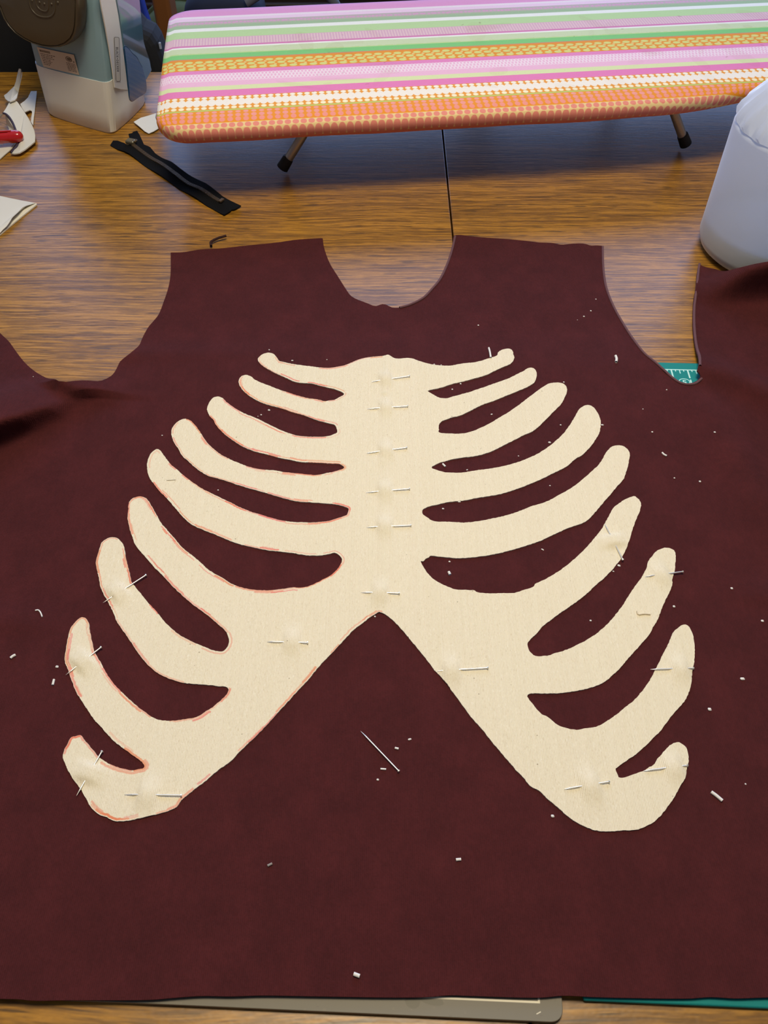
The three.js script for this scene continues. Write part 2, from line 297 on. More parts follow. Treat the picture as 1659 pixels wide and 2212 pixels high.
const ridgeAt = (x, z) => {
  let h = 0, lean = 0;
  for (const r of ridges) {
    let best = 1e9, bh = 0, side = 0;
    for (let i = 0; i + 1 < r.p.length; i++) { const [d, t, oz] = segD(x, z, r.p[i], r.p[i + 1]); if (d < best) { best = d; bh = r.h[i] + (r.h[i + 1] - r.h[i]) * t; side = oz; } }
    const w = side < 0 ? r.back : r.front, e = Math.exp(-((best / w) ** 2));
    h += bh * e; lean += r.lean * (bh / Math.max(...r.h)) * Math.exp(-((best / (side < 0 ? 0.018 : 0.010)) ** 2));
  }
  return [h, lean];
};
const und = noiser(7, 7, 901), und2 = noiser(17, 17, 902);
const shirtFlat = (x, z) => {
  const off = smooth(-0.50, -0.56, z);             // beyond the mats the cloth comes down to the table
  return T + shirtBase - 0.0030 * off + 0.0011 * (und(x + 0.5, z + 0.5) - 0.1) * (1 - 0.5 * off) + 0.0005 * und2(x + 0.5, z + 0.5);
};
const shirtTop = (x, z) => shirtFlat(x, z) + ridgeAt(x, z)[0];
const leftArm = [[0, 717], [18, 735], [36, 761], [54, 785], [72, 803], [90, 817], [108, 829]];
const shirtPx = [
  ...seg(340, 480, 3.318, [92, 202, 180, 200, 300, 181, 480, 170, 600, 156, 700, 146, 850, 131, 1000, 110, 1184, 99, 1190, 150, 1210, 220, 1240, 290, 1290, 370, 1350, 465, 1385, 513, 1420, 535, 1500, 565, 1560, 587, 1600, 576, 1625, 569]),
  ...seg(800, 480, 3.016, [85, 518, 110, 526, 130, 540, 190, 543, 250, 525, 340, 480, 400, 420, 450, 360, 490, 280, 520, 200, 540, 120, 549, 74, 700, 85, 850, 95, 1000, 108, 1100, 120, 1200, 125, 1240, 135, 1320, 128, 1400, 128, 1440, 142, 1470, 138, 1519, 143]),
  ...seg(1259, 480, 4.1475, [190, 350, 197, 450, 215, 560, 250, 660, 300, 770, 370, 890, 430, 990, 500, 1100, 560, 1180, 600, 1230, 660, 1270, 720, 1330, 790, 1390, 850, 1440, 890, 1460, 940, 1468, 990, 1460, 1030, 1432, 1036, 1405, 1000, 1392, 1005, 1350, 1015, 1250, 1010, 1150, 1000, 1050, 990, 900, 992, 750, 1000, 650, 1015, 500, 1030, 420]),
].map(([x, y]) => pl(x, y));
const hemPx = [[2080, 2158], [1659, 2156], [1585, 2158], [1532, 2155], [1490, 2158], [1366, 2157], [1283, 2155], [1215, 2152], [1168, 2156], [1007, 2152], [970, 2151], [922, 2155], [850, 2156], [700, 2154], [560, 2152], [500, 2154], [437, 2153], [377, 2157], [330, 2161], [271, 2162], [150, 2162], [72, 2163], [45, 2160], [0, 2159], [-420, 2162]].map(([x, y]) => pl(x, y));
const shirtPoly = [];
{
  const run = (pts, step = 0.003) => { const c = dense(pts, step, false); shirtPoly.push(...c, pts[pts.length - 1]); };
  run(shirtPx.slice(0, 9)); run(shirtPx.slice(8, 31)); run(shirtPx.slice(30, 43)); run(shirtPx.slice(42, shirtPx.length));
  run([shirtPx[shirtPx.length - 1], pl(1511, 567, 0.004)]);
  run([[1511, 567, 0.004], [1524, 571, 0.005], [1536, 572, 0.006], [1550, 567, 0.010], [1570, 562, 0.018], [1600, 559, 0.028], [1659, 553, 0.036], [1800, 548, 0.038], [2000, 540, 0.038]].map((q) => pl(...q)));
  run([pl(2000, 540, 0.038), pl(2260, 760), pl(2420, 1200), pl(2300, 1700), pl(2080, 2158)], 0.01);
  run(hemPx);
  run([pl(-420, 2162), pl(-700, 1600), pl(-800, 1100), pl(-560, 640), pl(-330, 470)], 0.01);
  run([pl(-330, 470), pl(-120, 500), pl(-108, 560), pl(-60, 650), ...leftArm.map((q) => pl(...q))]);
  run([...[[108, 829, 0.004], [143, 829, 0.013], [156, 829, 0.013], [160, 834, 0.011], [177, 838, 0.007], [199, 836, 0.006], [222, 837, 0.005], [233, 830, 0.005], [246, 817, 0.005], [253, 803, 0.005], [260, 785, 0.006], [268, 779, 0.006], [284, 770, 0.005], [300, 749], [307, 727], [319, 703], [329, 691], [341, 676], [353, 646], [362, 619], [367, 592]].map((q) => pl(...q)), shirtPx[0]]);
}
const shirt = thing('shirt_panel', 'dark maroon knit shirt cut open and spread flat on the table', 'shirt', V(0, 0, 0));
obj('cloth', sheetGeo(shirtPoly, 0.0026, shirtTop, 0.0009, (x, z) => [x, z], (x, z) => [0, ridgeAt(x, z)[1]]), maroon, shirt);
// curled raw edges round the neck and the armholes, where the cut cloth turns up its paler side
const curl = (pts, r) => { const c = new THREE.CatmullRomCurve3(pts.map(([x, y]) => { const p = W(x, y, 0.004); return V(p.x, shirtTop(p.x, p.z) + r * 0.3, p.z + ridgeAt(p.x, p.z)[1]); }), false, 'centripetal'); return new THREE.TubeGeometry(c, pts.length * 6, r, 6, false); };
obj('curled_edge', curl(seg(800, 480, 3.016, [553, 82, 543, 130, 524, 202, 494, 283, 453, 364, 404, 423, 344, 483, 254, 528, 190, 546]), 0.0011), maroonEdge, shirt);
obj('curled_edge', curl(seg(1259, 480, 4.1475, [181, 205, 184, 350, 191, 450, 209, 560, 244, 664, 294, 774, 364, 895, 424, 995, 494, 1105, 554, 1186, 654, 1277, 714, 1337, 784, 1398, 846, 1450, 890, 1472, 940, 1482, 1000, 1474, 1050, 1440]), 0.0010), maroonEdge, shirt);
obj('curled_edge', curl(seg(1259, 480, 4.1475, [1018, 1350, 1026, 1250, 1022, 1150, 1012, 1050, 1003, 900, 1004, 750, 1012, 650, 1026, 500, 1040, 420, 1050, 362]), 0.0011), maroonEdge, shirt);
obj('loose_strip', tube([[456, 530], [455, 523], [461, 519], [475, 514], [489, 511]].map(([x, y], i) => { const p = W(x, y, 0.003); return p.setY(T + 0.0022 + i * 0.0004); }), 0.0012, 16, 6), std(lin(0.03, 0.007, 0.006), 0.95), shirt);

// ---------------------------------------------------------------- the cream rib cage
const C1 = (a) => seg(100, 730, 4.1475, a), C2 = (a) => seg(450, 730, 4.1475, a), C3 = (a) => seg(800, 730, 4.1475, a), C4 = (a) => seg(1150, 730, 4.1475, a);
const C5 = (a) => seg(100, 1130, 4.1475, a), C6 = (a) => seg(450, 1130, 4.1475, a), C7 = (a) => seg(800, 1130, 4.1475, a), C8 = (a) => seg(1130, 1130, 4.1475, a);
const LR = (a) => seg(1100, 1550, 3.318, a), LL = (a) => seg(100, 1500, 4.1475, a);
const ribPx = [
  ...C3([165, 155, 195, 168, 225, 182, 280, 182, 340, 178, 380, 185, 430, 205, 500, 228, 570, 243, 640, 251, 720, 252, 790, 238, 860, 228, 930, 222, 985, 208, 1040, 190, 1085, 175, 1115, 165, 1140, 148, 1143, 128, 1165, 107, 1205, 90, 1240, 86, 1265, 96, 1278, 115, 1282, 145, 1292, 172, 1285, 190, 1278, 210, 1262, 228, 1235, 245, 1180, 268, 1110, 300, 1040, 335, 960, 360, 880, 382, 800, 402, 740, 415, 680, 435, 600, 458, 550, 468, 513, 480,
    545, 502, 580, 522, 615, 538, 650, 545, 700, 543, 735, 530, 770, 522, 820, 508, 880, 492, 950, 468, 1020, 445, 1100, 415, 1180, 388, 1250, 360, 1310, 330, 1370, 300, 1410, 275, 1450, 270, 1475, 285, 1488, 315, 1488, 350, 1480, 380, 1465, 405, 1430, 430, 1380, 455, 1300, 488, 1200, 530, 1100, 570, 1000, 605, 920, 645, 850, 680, 800, 702, 740, 715, 680, 735, 640, 752, 618, 775, 612, 800, 614, 830, 608, 845,
    640, 858, 700, 861, 780, 864, 850, 858, 920, 840, 1000, 805, 1080, 765, 1150, 722, 1230, 675, 1310, 620, 1400, 550, 1480, 490, 1550, 440]),
  ...C4([150, 412, 190, 405, 235, 403, 275, 412, 300, 435, 310, 465, 305, 500, 290, 535, 270, 575, 245, 610, 200, 655, 150, 705, 100, 755, 50, 805, 0, 842]),
  ...C3([1350, 888, 1250, 940, 1150, 990, 1100, 1015, 1050, 1035, 980, 1055, 900, 1070, 820, 1078, 740, 1092, 680, 1108, 620, 1125, 580, 1142, 545, 1168, 600, 1190, 660, 1208, 740, 1214, 820, 1214, 900, 1200, 980, 1188, 1060, 1178, 1140, 1165, 1250, 1140, 1350, 1108]),
  ...C4([0, 1066, 60, 1035, 130, 990, 200, 935, 260, 880, 310, 820, 350, 760, 385, 700, 410, 655, 440, 625, 470, 610, 510, 607, 540, 620, 570, 655, 595, 700, 610, 745, 610, 790, 600, 850, 580, 890, 545, 945, 500, 1000, 460, 1040, 430, 1065, 400, 1078, 350, 1118, 300, 1160, 230, 1195, 150, 1235, 70, 1275, 0, 1305]),
  ...C3([1350, 1345, 1250, 1380, 1150, 1408, 1050, 1425, 950, 1440, 850, 1460, 760, 1470, 680, 1480, 600, 1498, 540, 1512, 500, 1525, 475, 1540, 462, 1562, 475, 1590, 510, 1615, 545, 1638, 580, 1650, 660, 1652, 750, 1655, 850, 1660, 930, 1652, 1000, 1642, 1100, 1622, 1200, 1600, 1300, 1570, 1400, 1530]),
  ...C4([0, 1510, 60, 1495, 140, 1465, 230, 1415, 320, 1365, 400, 1310, 480, 1245, 550, 1180, 590, 1145, 600, 1130, 625, 1095, 650, 1045, 680, 1005, 710, 978, 760, 966, 800, 970, 840, 990, 865, 1025, 872, 1055, 865, 1100, 855, 1150, 840, 1200, 825, 1248, 815, 1270, 770, 1320, 720, 1380, 660, 1450, 600, 1520, 545, 1585, 490, 1640, 420, 1675, 330, 1705, 250, 1740, 170, 1775, 90, 1815, 0, 1848]),
  ...C3([1400, 1865, 1300, 1895, 1190, 1925, 1100, 1945, 1000, 1960, 920, 1970, 850, 1976, 780, 1978, 700, 1972, 600, 1962, 545, 1956]),
  ...C7([520, 312, 495, 325, 470, 350, 452, 342, 460, 372, 480, 405, 510, 450, 560, 500, 620, 540, 690, 572, 750, 595, 830, 600, 900, 603, 935, 605, 955, 622, 1000, 628, 1100, 632, 1200, 630, 1290, 627]),
  ...C8([0, 603, 60, 585, 100, 565, 108, 548, 180, 515, 270, 465, 360, 405, 440, 340, 520, 270, 590, 195, 650, 125, 700, 60]),
  ...C4([650, 1660, 690, 1590, 730, 1520, 770, 1490, 830, 1450, 880, 1430, 910, 1420, 940, 1438, 965, 1470, 972, 1500, 965, 1540, 960, 1560, 945, 1590, 930, 1630, 905, 1690]),
  ...C8([960, 130, 935, 200, 905, 270, 880, 320, 840, 370, 780, 440, 720, 500, 650, 560, 580, 625, 500, 690, 430, 740, 350, 795, 280, 845, 220, 890, 160, 940, 120, 990, 75, 1030, 50, 1060, 38, 1080, 45, 1115, 60, 1150, 90, 1180, 120, 1193, 180, 1190, 240, 1185, 270, 1170, 330, 1155, 400, 1130, 500, 1085, 600, 1030, 690, 965, 770, 890, 830, 820, 890, 740, 940, 660, 980, 600, 1030, 530, 1075, 465, 1105, 400, 1118, 350, 1150, 305, 1195, 255, 1240, 232, 1280, 225, 1320, 232, 1355, 255, 1365, 310, 1362, 360, 1358, 420, 1345, 470, 1330, 520, 1335, 545, 1325, 585, 1305, 630, 1275, 690, 1250, 750, 1225, 810, 1215, 845, 1190, 895, 1160, 940, 1140, 985, 1110, 1025, 1060, 1080, 1000, 1150, 940, 1215, 870, 1300, 800, 1365, 720, 1430, 640, 1465, 550, 1490, 450, 1510, 350, 1522, 280, 1528, 180, 1527, 100, 1527, 60, 1530, 38, 1545,
    50, 1580, 90, 1630, 130, 1680, 170, 1715, 210, 1735, 260, 1770, 300, 1805, 350, 1828, 420, 1848, 500, 1853, 560, 1840, 640, 1830, 700, 1805, 780, 1755, 850, 1705, 930, 1640, 1000, 1580, 1070, 1500, 1120, 1430, 1160, 1365, 1185, 1310, 1210, 1260, 1245, 1190, 1280, 1120, 1310, 1060, 1340, 985, 1380, 945, 1440, 910, 1470, 918, 1505, 965, 1525, 1030, 1537, 1130, 1530, 1250, 1512, 1340, 1505, 1430, 1490, 1500, 1450, 1590, 1390, 1660, 1320, 1740]),
  ...LR([1090, 90, 1030, 150, 960, 220, 900, 270, 840, 310, 790, 345, 760, 375, 775, 400, 788, 433, 840, 428, 880, 412, 930, 395, 980, 375, 995, 360, 1030, 345, 1060, 300, 1100, 255, 1140, 210, 1180, 185, 1205, 177, 1240, 190, 1265, 215, 1280, 250, 1285, 290, 1280, 340, 1268, 385, 1262, 425, 1240, 470, 1210, 520, 1170, 590, 1120, 660, 1070, 720, 1010, 765, 920, 803, 840, 808, 700, 817, 615, 808, 540, 780, 470, 745, 400, 690, 330, 630, 270, 580, 220, 530, 150, 490, 100, 430, 50, 380, 0, 320]),
  ...C7([1100, 1975, 1000, 1850, 900, 1735, 800, 1600, 720, 1490, 650, 1400, 600, 1345, 575, 1320, 520, 1245, 450, 1160, 370, 1060, 300, 975, 240, 910, 190, 860, 140, 825, 100, 805, 80, 800]),
  ...C6([1500, 815, 1440, 850, 1380, 900, 1310, 950, 1240, 1020, 1190, 1075, 1120, 1150, 1030, 1240, 960, 1320, 900, 1395, 800, 1500, 700, 1610, 600, 1720, 500, 1830, 400, 1930, 320, 2005]),
  ...LL([1650, 595, 1570, 655, 1500, 710, 1420, 780, 1340, 840, 1260, 905, 1200, 960, 1160, 1015, 1100, 1040, 1030, 1065, 930, 1088, 830, 1112, 720, 1135, 600, 1133, 560, 1112, 530, 1095, 490, 1085, 440, 1055, 410, 1025, 380, 980, 350, 920, 310, 850, 270, 800, 230, 740, 195, 680, 170, 620, 152, 565, 165, 490, 190, 450, 205, 415, 230, 382, 270, 375, 310, 366, 340, 405, 390, 465, 440, 525, 480, 570, 540, 610, 600, 640, 660, 658, 720, 672, 770, 680, 830, 670, 870, 665, 880, 640, 860, 610, 830, 585, 780, 550, 720, 505, 650, 455, 590, 405, 540, 350, 500, 300, 450, 250, 410, 200, 370, 140, 330, 80, 300, 30]),
  ...C5([265, 1510, 240, 1440, 215, 1370, 195, 1310, 170, 1250, 168, 1200, 178, 1130, 185, 1080, 200, 1010, 220, 940, 250, 900, 285, 865, 325, 845, 355, 858, 378, 890, 388, 940, 395, 990, 410, 1060, 425, 1130, 450, 1190, 490, 1250, 515, 1300, 560, 1380, 620, 1455, 680, 1520, 740, 1575, 820, 1645, 900, 1705, 950, 1740, 1020, 1765, 1080, 1770, 1150, 1768, 1200, 1762, 1260, 1750, 1340, 1738, 1400, 1705, 1450, 1670, 1500, 1640, 1540, 1605, 1590, 1560, 1625, 1520, 1630, 1480, 1600, 1462,
    1540, 1458, 1450, 1448, 1350, 1442, 1270, 1435, 1180, 1418, 1080, 1385, 1000, 1345, 930, 1290, 870, 1225, 820, 1160, 770, 1085, 720, 1010, 670, 940, 630, 880, 600, 800, 570, 740, 545, 690, 510, 630, 485, 565, 475, 510, 460, 440, 445, 350, 465, 270, 485, 205, 500, 170, 540, 142, 590, 127, 635, 135, 665, 160, 690, 195, 705, 250, 715, 320, 735, 400, 750, 460, 765, 530, 800, 575, 850, 635, 900, 700, 960, 765, 1010, 820, 1060, 885, 1130, 950, 1200, 1005, 1280, 1050, 1360, 1085, 1430, 1115, 1500, 1140, 1580, 1148, 1610, 1125, 1635, 1080, 1635, 1035, 1615, 980, 1580, 940, 1520, 890, 1450, 830, 1390, 785, 1300, 720, 1220, 650, 1140, 575, 1050, 480, 970, 400, 900, 320, 840, 250, 795, 190, 770, 120, 745, 40]),
  ...C1([730, 1620, 735, 1540, 745, 1470, 775, 1440, 830, 1423, 880, 1432, 915, 1460, 950, 1520, 990, 1590, 1030, 1660, 1090, 1730, 1150, 1800, 1220, 1880, 1300, 1945, 1380, 2010]),
  ...C6([0, 418, 60, 455, 140, 500, 210, 545, 260, 565, 330, 585, 420, 600, 520, 603, 600, 598, 680, 588, 760, 578, 830, 578, 890, 570, 950, 545, 1030, 505, 1100, 465, 1150, 420, 1185, 370, 1200, 335, 1180, 295, 1130, 268, 1080, 280, 1020, 290, 950, 293, 880, 290, 800, 278, 720, 265, 620, 255, 530, 245, 430, 225, 330, 205, 230, 175, 130, 135, 50, 100]),
  ...C1([1452, 1742, 1380, 1710, 1330, 1690, 1270, 1650, 1210, 1590, 1150, 1520, 1090, 1450, 1030, 1390, 980, 1330, 935, 1270, 915, 1230, 905, 1170, 905, 1120, 920, 1070, 950, 1025, 990, 1000, 1020, 1010, 1050, 1050, 1080, 1090, 1120, 1140, 1180, 1190, 1250, 1250, 1330, 1310, 1400, 1355, 1480, 1395, 1560, 1435]),
  ...C2([207, 1480, 260, 1510, 320, 1535, 380, 1560, 450, 1580, 530, 1605, 600, 1625, 680, 1642, 760, 1652, 850, 1655, 920, 1657, 1000, 1652, 1080, 1642, 1150, 1620, 1200, 1605, 1240, 1590, 1252, 1560, 1255, 1530, 1220, 1515, 1160, 1498, 1080, 1488, 1000, 1480, 900, 1475, 820, 1470, 740, 1455, 660, 1435, 560, 1405, 460, 1375, 350, 1345, 250, 1315, 150, 1280, 60, 1255]),
  ...C1([1452, 1240, 1400, 1210, 1330, 1160, 1270, 1105, 1220, 1060, 1180, 990, 1145, 940, 1128, 895, 1120, 850, 1135, 800, 1170, 760, 1210, 735, 1245, 728, 1290, 742, 1330, 780, 1365, 825, 1400, 880, 1450, 950, 1510, 1005, 1570, 1050]),
  ...C2([207, 1095, 260, 1118, 330, 1145, 420, 1170, 500, 1183, 600, 1190, 680, 1205, 770, 1213, 860, 1222, 960, 1230, 1010, 1225, 1060, 1212, 1110, 1205, 1160, 1190, 1217, 1165, 1195, 1140, 1165, 1130, 1100, 1128, 1020, 1122, 920, 1118, 820, 1112, 740, 1095, 640, 1078, 540, 1050, 440, 1025, 350, 995, 280, 960, 200, 905, 130, 850, 60, 770]),
  ...C1([1500, 740, 1465, 705, 1445, 660, 1440, 640, 1455, 590, 1480, 550, 1510, 530, 1540, 525, 1580, 540]),
  ...C2([160, 572, 210, 610, 270, 650, 340, 685, 430, 720, 500, 755, 580, 795, 660, 832, 740, 860, 800, 878, 880, 885, 950, 888, 1020, 888, 1080, 880, 1130, 862, 1155, 848, 1150, 815, 1140, 790, 1120, 775, 1060, 762, 1000, 745, 920, 718, 850, 692, 760, 668, 660, 632, 560, 605, 480, 580, 420, 550, 350, 505, 300, 455, 275, 410, 272, 380, 290, 345, 330, 328, 375, 338, 420, 372, 480, 400, 560, 430, 650, 465, 740, 495, 820, 520, 900, 540, 960, 548, 1000, 555, 1035, 566, 1090, 560, 1130, 555, 1165, 535, 1200, 518, 1220, 503, 1190, 480, 1140, 460, 1080, 445, 1000, 425, 920, 405, 840, 400, 775, 390, 700, 355, 620, 320, 560, 290, 500, 255, 460, 220, 442, 185, 460, 160, 500, 135, 545, 125, 585, 138, 610, 165, 635, 200, 680, 210, 740, 225, 820, 238, 900, 248, 1000, 262, 1100, 265, 1160, 255, 1230, 240, 1290, 215, 1360, 185, 1430, 170, 1500, 162, 1570, 157]),
];
const ribH = shirtBase + 0.0013;
const ribPoly0 = dense(ribPx.map(([x, y]) => pl(x, y, ribH)), 0.0009);
const ribPoly = ribPoly0.map(([x, z], i) => { const a = ribPoly0[(i + 1) % ribPoly0.length], b = ribPoly0[(i + ribPoly0.length - 1) % ribPoly0.length], dx = a[0] - b[0], dz = a[1] - b[1], l = Math.hypot(dx, dz) || 1, j = (rnd() - 0.5) * 0.00035; return [x + dz / l * j, z - dx / l * j]; });
// pins: tip and head in the photograph; those that are woven through lift the cloth between their two visible ends
const pins = [
  [802, 824, 884, 813, 1, 'steel pin nearest the top edge of the cream breastbone'], [793, 883, 880, 878, 1, 'second steel pin below the top edge of the cream breastbone'],
  [791, 979, 878, 968, 1, 'third steel pin below the top edge of the cream breastbone'], [790, 1064, 884, 1057, 1, 'fourth steel pin below the top edge of the cream breastbone'],
  [791, 1139, 887, 1136, 1, 'fifth steel pin below the top edge of the cream breastbone'], [779, 1279, 862, 1282, 1, 'steel pin just above the point of the breastbone notch'],
  [576, 1385, 664, 1388, 1, 'steel pin lying level in the wide flank marked with red outlines'], [944, 1449, 1053, 1443, 1, 'steel pin touching the straight edge of the breastbone notch'],
  [222, 1302, 315, 1243, 1, 'slanting steel pin across the third lowest red-outlined rib'], [142, 1458, 218, 1399, 1, 'slanting steel pin across the second lowest red-outlined rib'],
  [165, 1719, 220, 1624, 1, 'steep steel pin across the tip of the lowest red-outlined rib'], [268, 1716, 391, 1718, 1, 'long level steel pin in the foot of the lowest red-outlined rib'],
  [1306, 1132, 1345, 1210, 1, 'steep steel pin across the fourth lowest unmarked rib'], [1393, 1246, 1474, 1236, 1, 'steel pin across the tip of the third lowest unmarked rib'],
  [1405, 1446, 1497, 1444, 1, 'level steel pin across the second lowest unmarked rib'], [1219, 1704, 1315, 1689, 1, 'steel pin in the broad foot of the lowest unmarked rib'],
  [1390, 1665, 1484, 1654, 1, 'steel pin across the tip of the lowest unmarked rib'], [779, 1577, 861, 1664, 0, 'loose steel pin lying on bare maroon cloth inside the notch'],
].map(([ax, ay, bx, by, woven, label]) => { const a = pl(ax, ay, ribH + 0.001), b = pl(bx, by, ribH + 0.001); return { a, b, woven, label, m: [(a[0] + b[0]) / 2, (a[1] + b[1]) / 2], l: Math.hypot(b[0] - a[0], b[1] - a[1]) }; });
for (const p of pins) p.d = [(p.b[0] - p.a[0]) / p.l, (p.b[1] - p.a[1]) / p.l];
{ const at = (i, x, y) => { pins[i].m = pl(x, y, ribH); }; at(0, 833, 819); at(1, 834, 881); at(2, 834, 974); at(3, 832, 1060); at(4, 831, 1138); at(5, 821, 1281); at(6, 630, 1386); at(7, 974, 1447); at(8, 256, 1281); at(9, 180, 1430); at(10, 194, 1671); at(11, 319, 1717); at(12, 1323, 1170); at(13, 1428, 1243); at(14, 1468, 1446); at(15, 1275, 1697); at(16, 1455, 1659); }
const cl = [pl(838, 765, ribH), pl(832, 850, ribH), pl(828, 1000, ribH), pl(822, 1325, ribH)];
const tuck = (x, z) => {
  let h = 0;
  for (const p of pins) if (p.woven) {
    const dx = x - p.m[0], dz = z - p.m[1]; if (Math.abs(dx) > 0.03 || Math.abs(dz) > 0.03) continue;
    const s = dx * p.d[0] + dz * p.d[1], t = -dx * p.d[1] + dz * p.d[0];
    h += 0.0021 * Math.exp(-((s / 0.0050) ** 4)) * Math.exp(-((t / 0.0078) ** 2));
  }
  for (let i = 0; i < 3; i++) { const [d] = segD(x, z, cl[i], cl[i + 1]); h += (i === 0 ? 0.0009 : 0.0003) * Math.exp(-((d / 0.0028) ** 2)); }
  return h;
};
const ribTop = (x, z) => shirtFlat(x, z) + ridgeAt(x, z)[0] + 0.0009 + tuck(x, z);
{
  let x0 = 1e9, x1 = -1e9, z0 = 1e9, z1 = -1e9; for (const [x, z] of ribPoly) { x0 = Math.min(x0, x); x1 = Math.max(x1, x); z0 = Math.min(z0, z); z1 = Math.max(z1, z); }
  const k = 2046 / Math.max(x1 - x0, z1 - z0), HH = Math.ceil((z1 - z0) * k);
  const X = (x) => (x - x0) * k, Z = (z) => (z - z0) * k;
  const splitX = pl(826, 1000, ribH)[0];
  const tex = canvasTex(Math.ceil((x1 - x0) * k), HH, (c, w, h) => {
    c.fillStyle = 'rgb(241,230,204)'; c.fillRect(0, 0, w, h);
    const st = 0.00085 * k;
    for (let x = 0; x < w; x += st) { c.fillStyle = `rgba(182,158,118,${0.15 + 0.10 * rnd()})`; c.fillRect(x, 0, st * 0.42, h); }
    for (let i = 0; i < 60000; i++) { const q = rnd(); c.fillStyle = q < 0.5 ? 'rgba(255,250,234,0.20)' : 'rgba(186,162,122,0.13)'; c.fillRect(rnd() * w, rnd() * h, 1 + rnd() * 2, 2 + rnd() * 7); }
    for (let i = 0; i < 150; i++) { const s = 0.5 + rnd() * 1.6; c.fillStyle = `rgba(92,74,50,${0.25 + 0.4 * rnd()})`; c.beginPath(); c.arc(rnd() * w, rnd() * h, s, 0, 7); c.fill(); }
    // red chalk traced along the outline on one half
    const n = ribPoly.length; let on = true, left = 20, off = 0, wd = 1;
    c.lineCap = 'round'; c.lineJoin = 'round';
    for (let pass = 0; pass < 3; pass++) {
      let path = null;
      const flush = () => { if (path && path.length > 2) { c.strokeStyle = `rgba(${226 + 12 * rnd()},${92 + 34 * rnd()},${74 + 26 * rnd()},${(0.22 + 0.40 * rnd()) * (pass ? 0.9 : 1)})`; c.lineWidth = (0.00055 + 0.0008 * rnd()) * k; c.beginPath(); path.forEach((p, i) => (i ? c.lineTo(...p) : c.moveTo(...p))); c.stroke(); } path = null; };
      for (let i = 0; i < n; i++) {
        if (--left <= 0) { flush(); on = rnd() < (pass ? 0.34 : 0.46); left = 5 + rnd() * 22; off = (pass ? 0.0004 + 0.0016 * rnd() : 0.0002 + 0.0008 * rnd()); }
        const p = ribPoly[i], a = ribPoly[(i + 2) % n], b = ribPoly[(i + n - 2) % n], dx = a[0] - b[0], dz = a[1] - b[1], l = Math.hypot(dx, dz) || 1;
        const tipZone = p[1] < pl(600, 766, ribH)[1] && p[0] > splitX;
        if (!on || p[0] > splitX || tipZone) { flush(); continue; }
        const inx = -dz / l, inz = dx / l;
        (path ||= []).push([X(p[0] + inx * off), Z(p[1] + inz * off)]);
      }
      flush();
    }
  });
  tex.wrapS = tex.wrapT = THREE.ClampToEdgeWrapping;
  const bump = dataTex(1024, 1024, (u, v) => { const g = 255 * (0.6 * (0.5 + 0.5 * Math.sin(u * 2 * Math.PI * 96)) + 0.4 * kC(u, v)); return [g, g, g]; }, false);
  bump.repeat.set((x1 - x0) / 0.08, (z1 - z0) / 0.08);
  const mat = std(0xffffff, 0.95, { map: tex, bumpMap: bump, bumpScale: 0.00022, sheen: 0.1, specularIntensity: 0.25 });
  const g = sheetGeo(ribPoly, 0.0011, ribTop, 0.0008, (x, z) => [(x - x0) / (x1 - x0), 1 - (z - z0) / (z1 - z0)]);
  tag(obj('rib_cage_patch', g, mat), 'cream knit rib cage cut-out pinned on the maroon shirt', 'patch');
}
const pinMat = std(lin(0.86, 0.83, 0.74), 0.34, { metalness: 0.75 });
for (const p of pins) {
  const base = (q) => p.woven ? ribTop(q[0], q[1]) : shirtTop(q[0], q[1]) + 0.0003;
  const a = V(p.a[0], base(p.a) + 0.0006, p.a[1]), b = V(p.b[0], base(p.b) + 0.0009, p.b[1]), o = a.clone();
  const t = thing('pin', p.label, 'pin', o, 0, p.woven ? 'pins through the rib cage' : undefined);
  a.sub(o); b.sub(o);
  const tip = a.clone().lerp(b, 0.14);
  obj('shaft', [bar(a, tip, 0.00006, 0.00042, 8), bar(tip, b, 0.00042, 0.00042, 8)], pinMat, t);
  const d = b.clone().sub(a).normalize();
  obj('pin_head', bar(b.clone().addScaledVector(d, -0.0002), b.clone().addScaledVector(d, 0.0005), 0.00085, 0.0007, 12), pinMat, t);
}

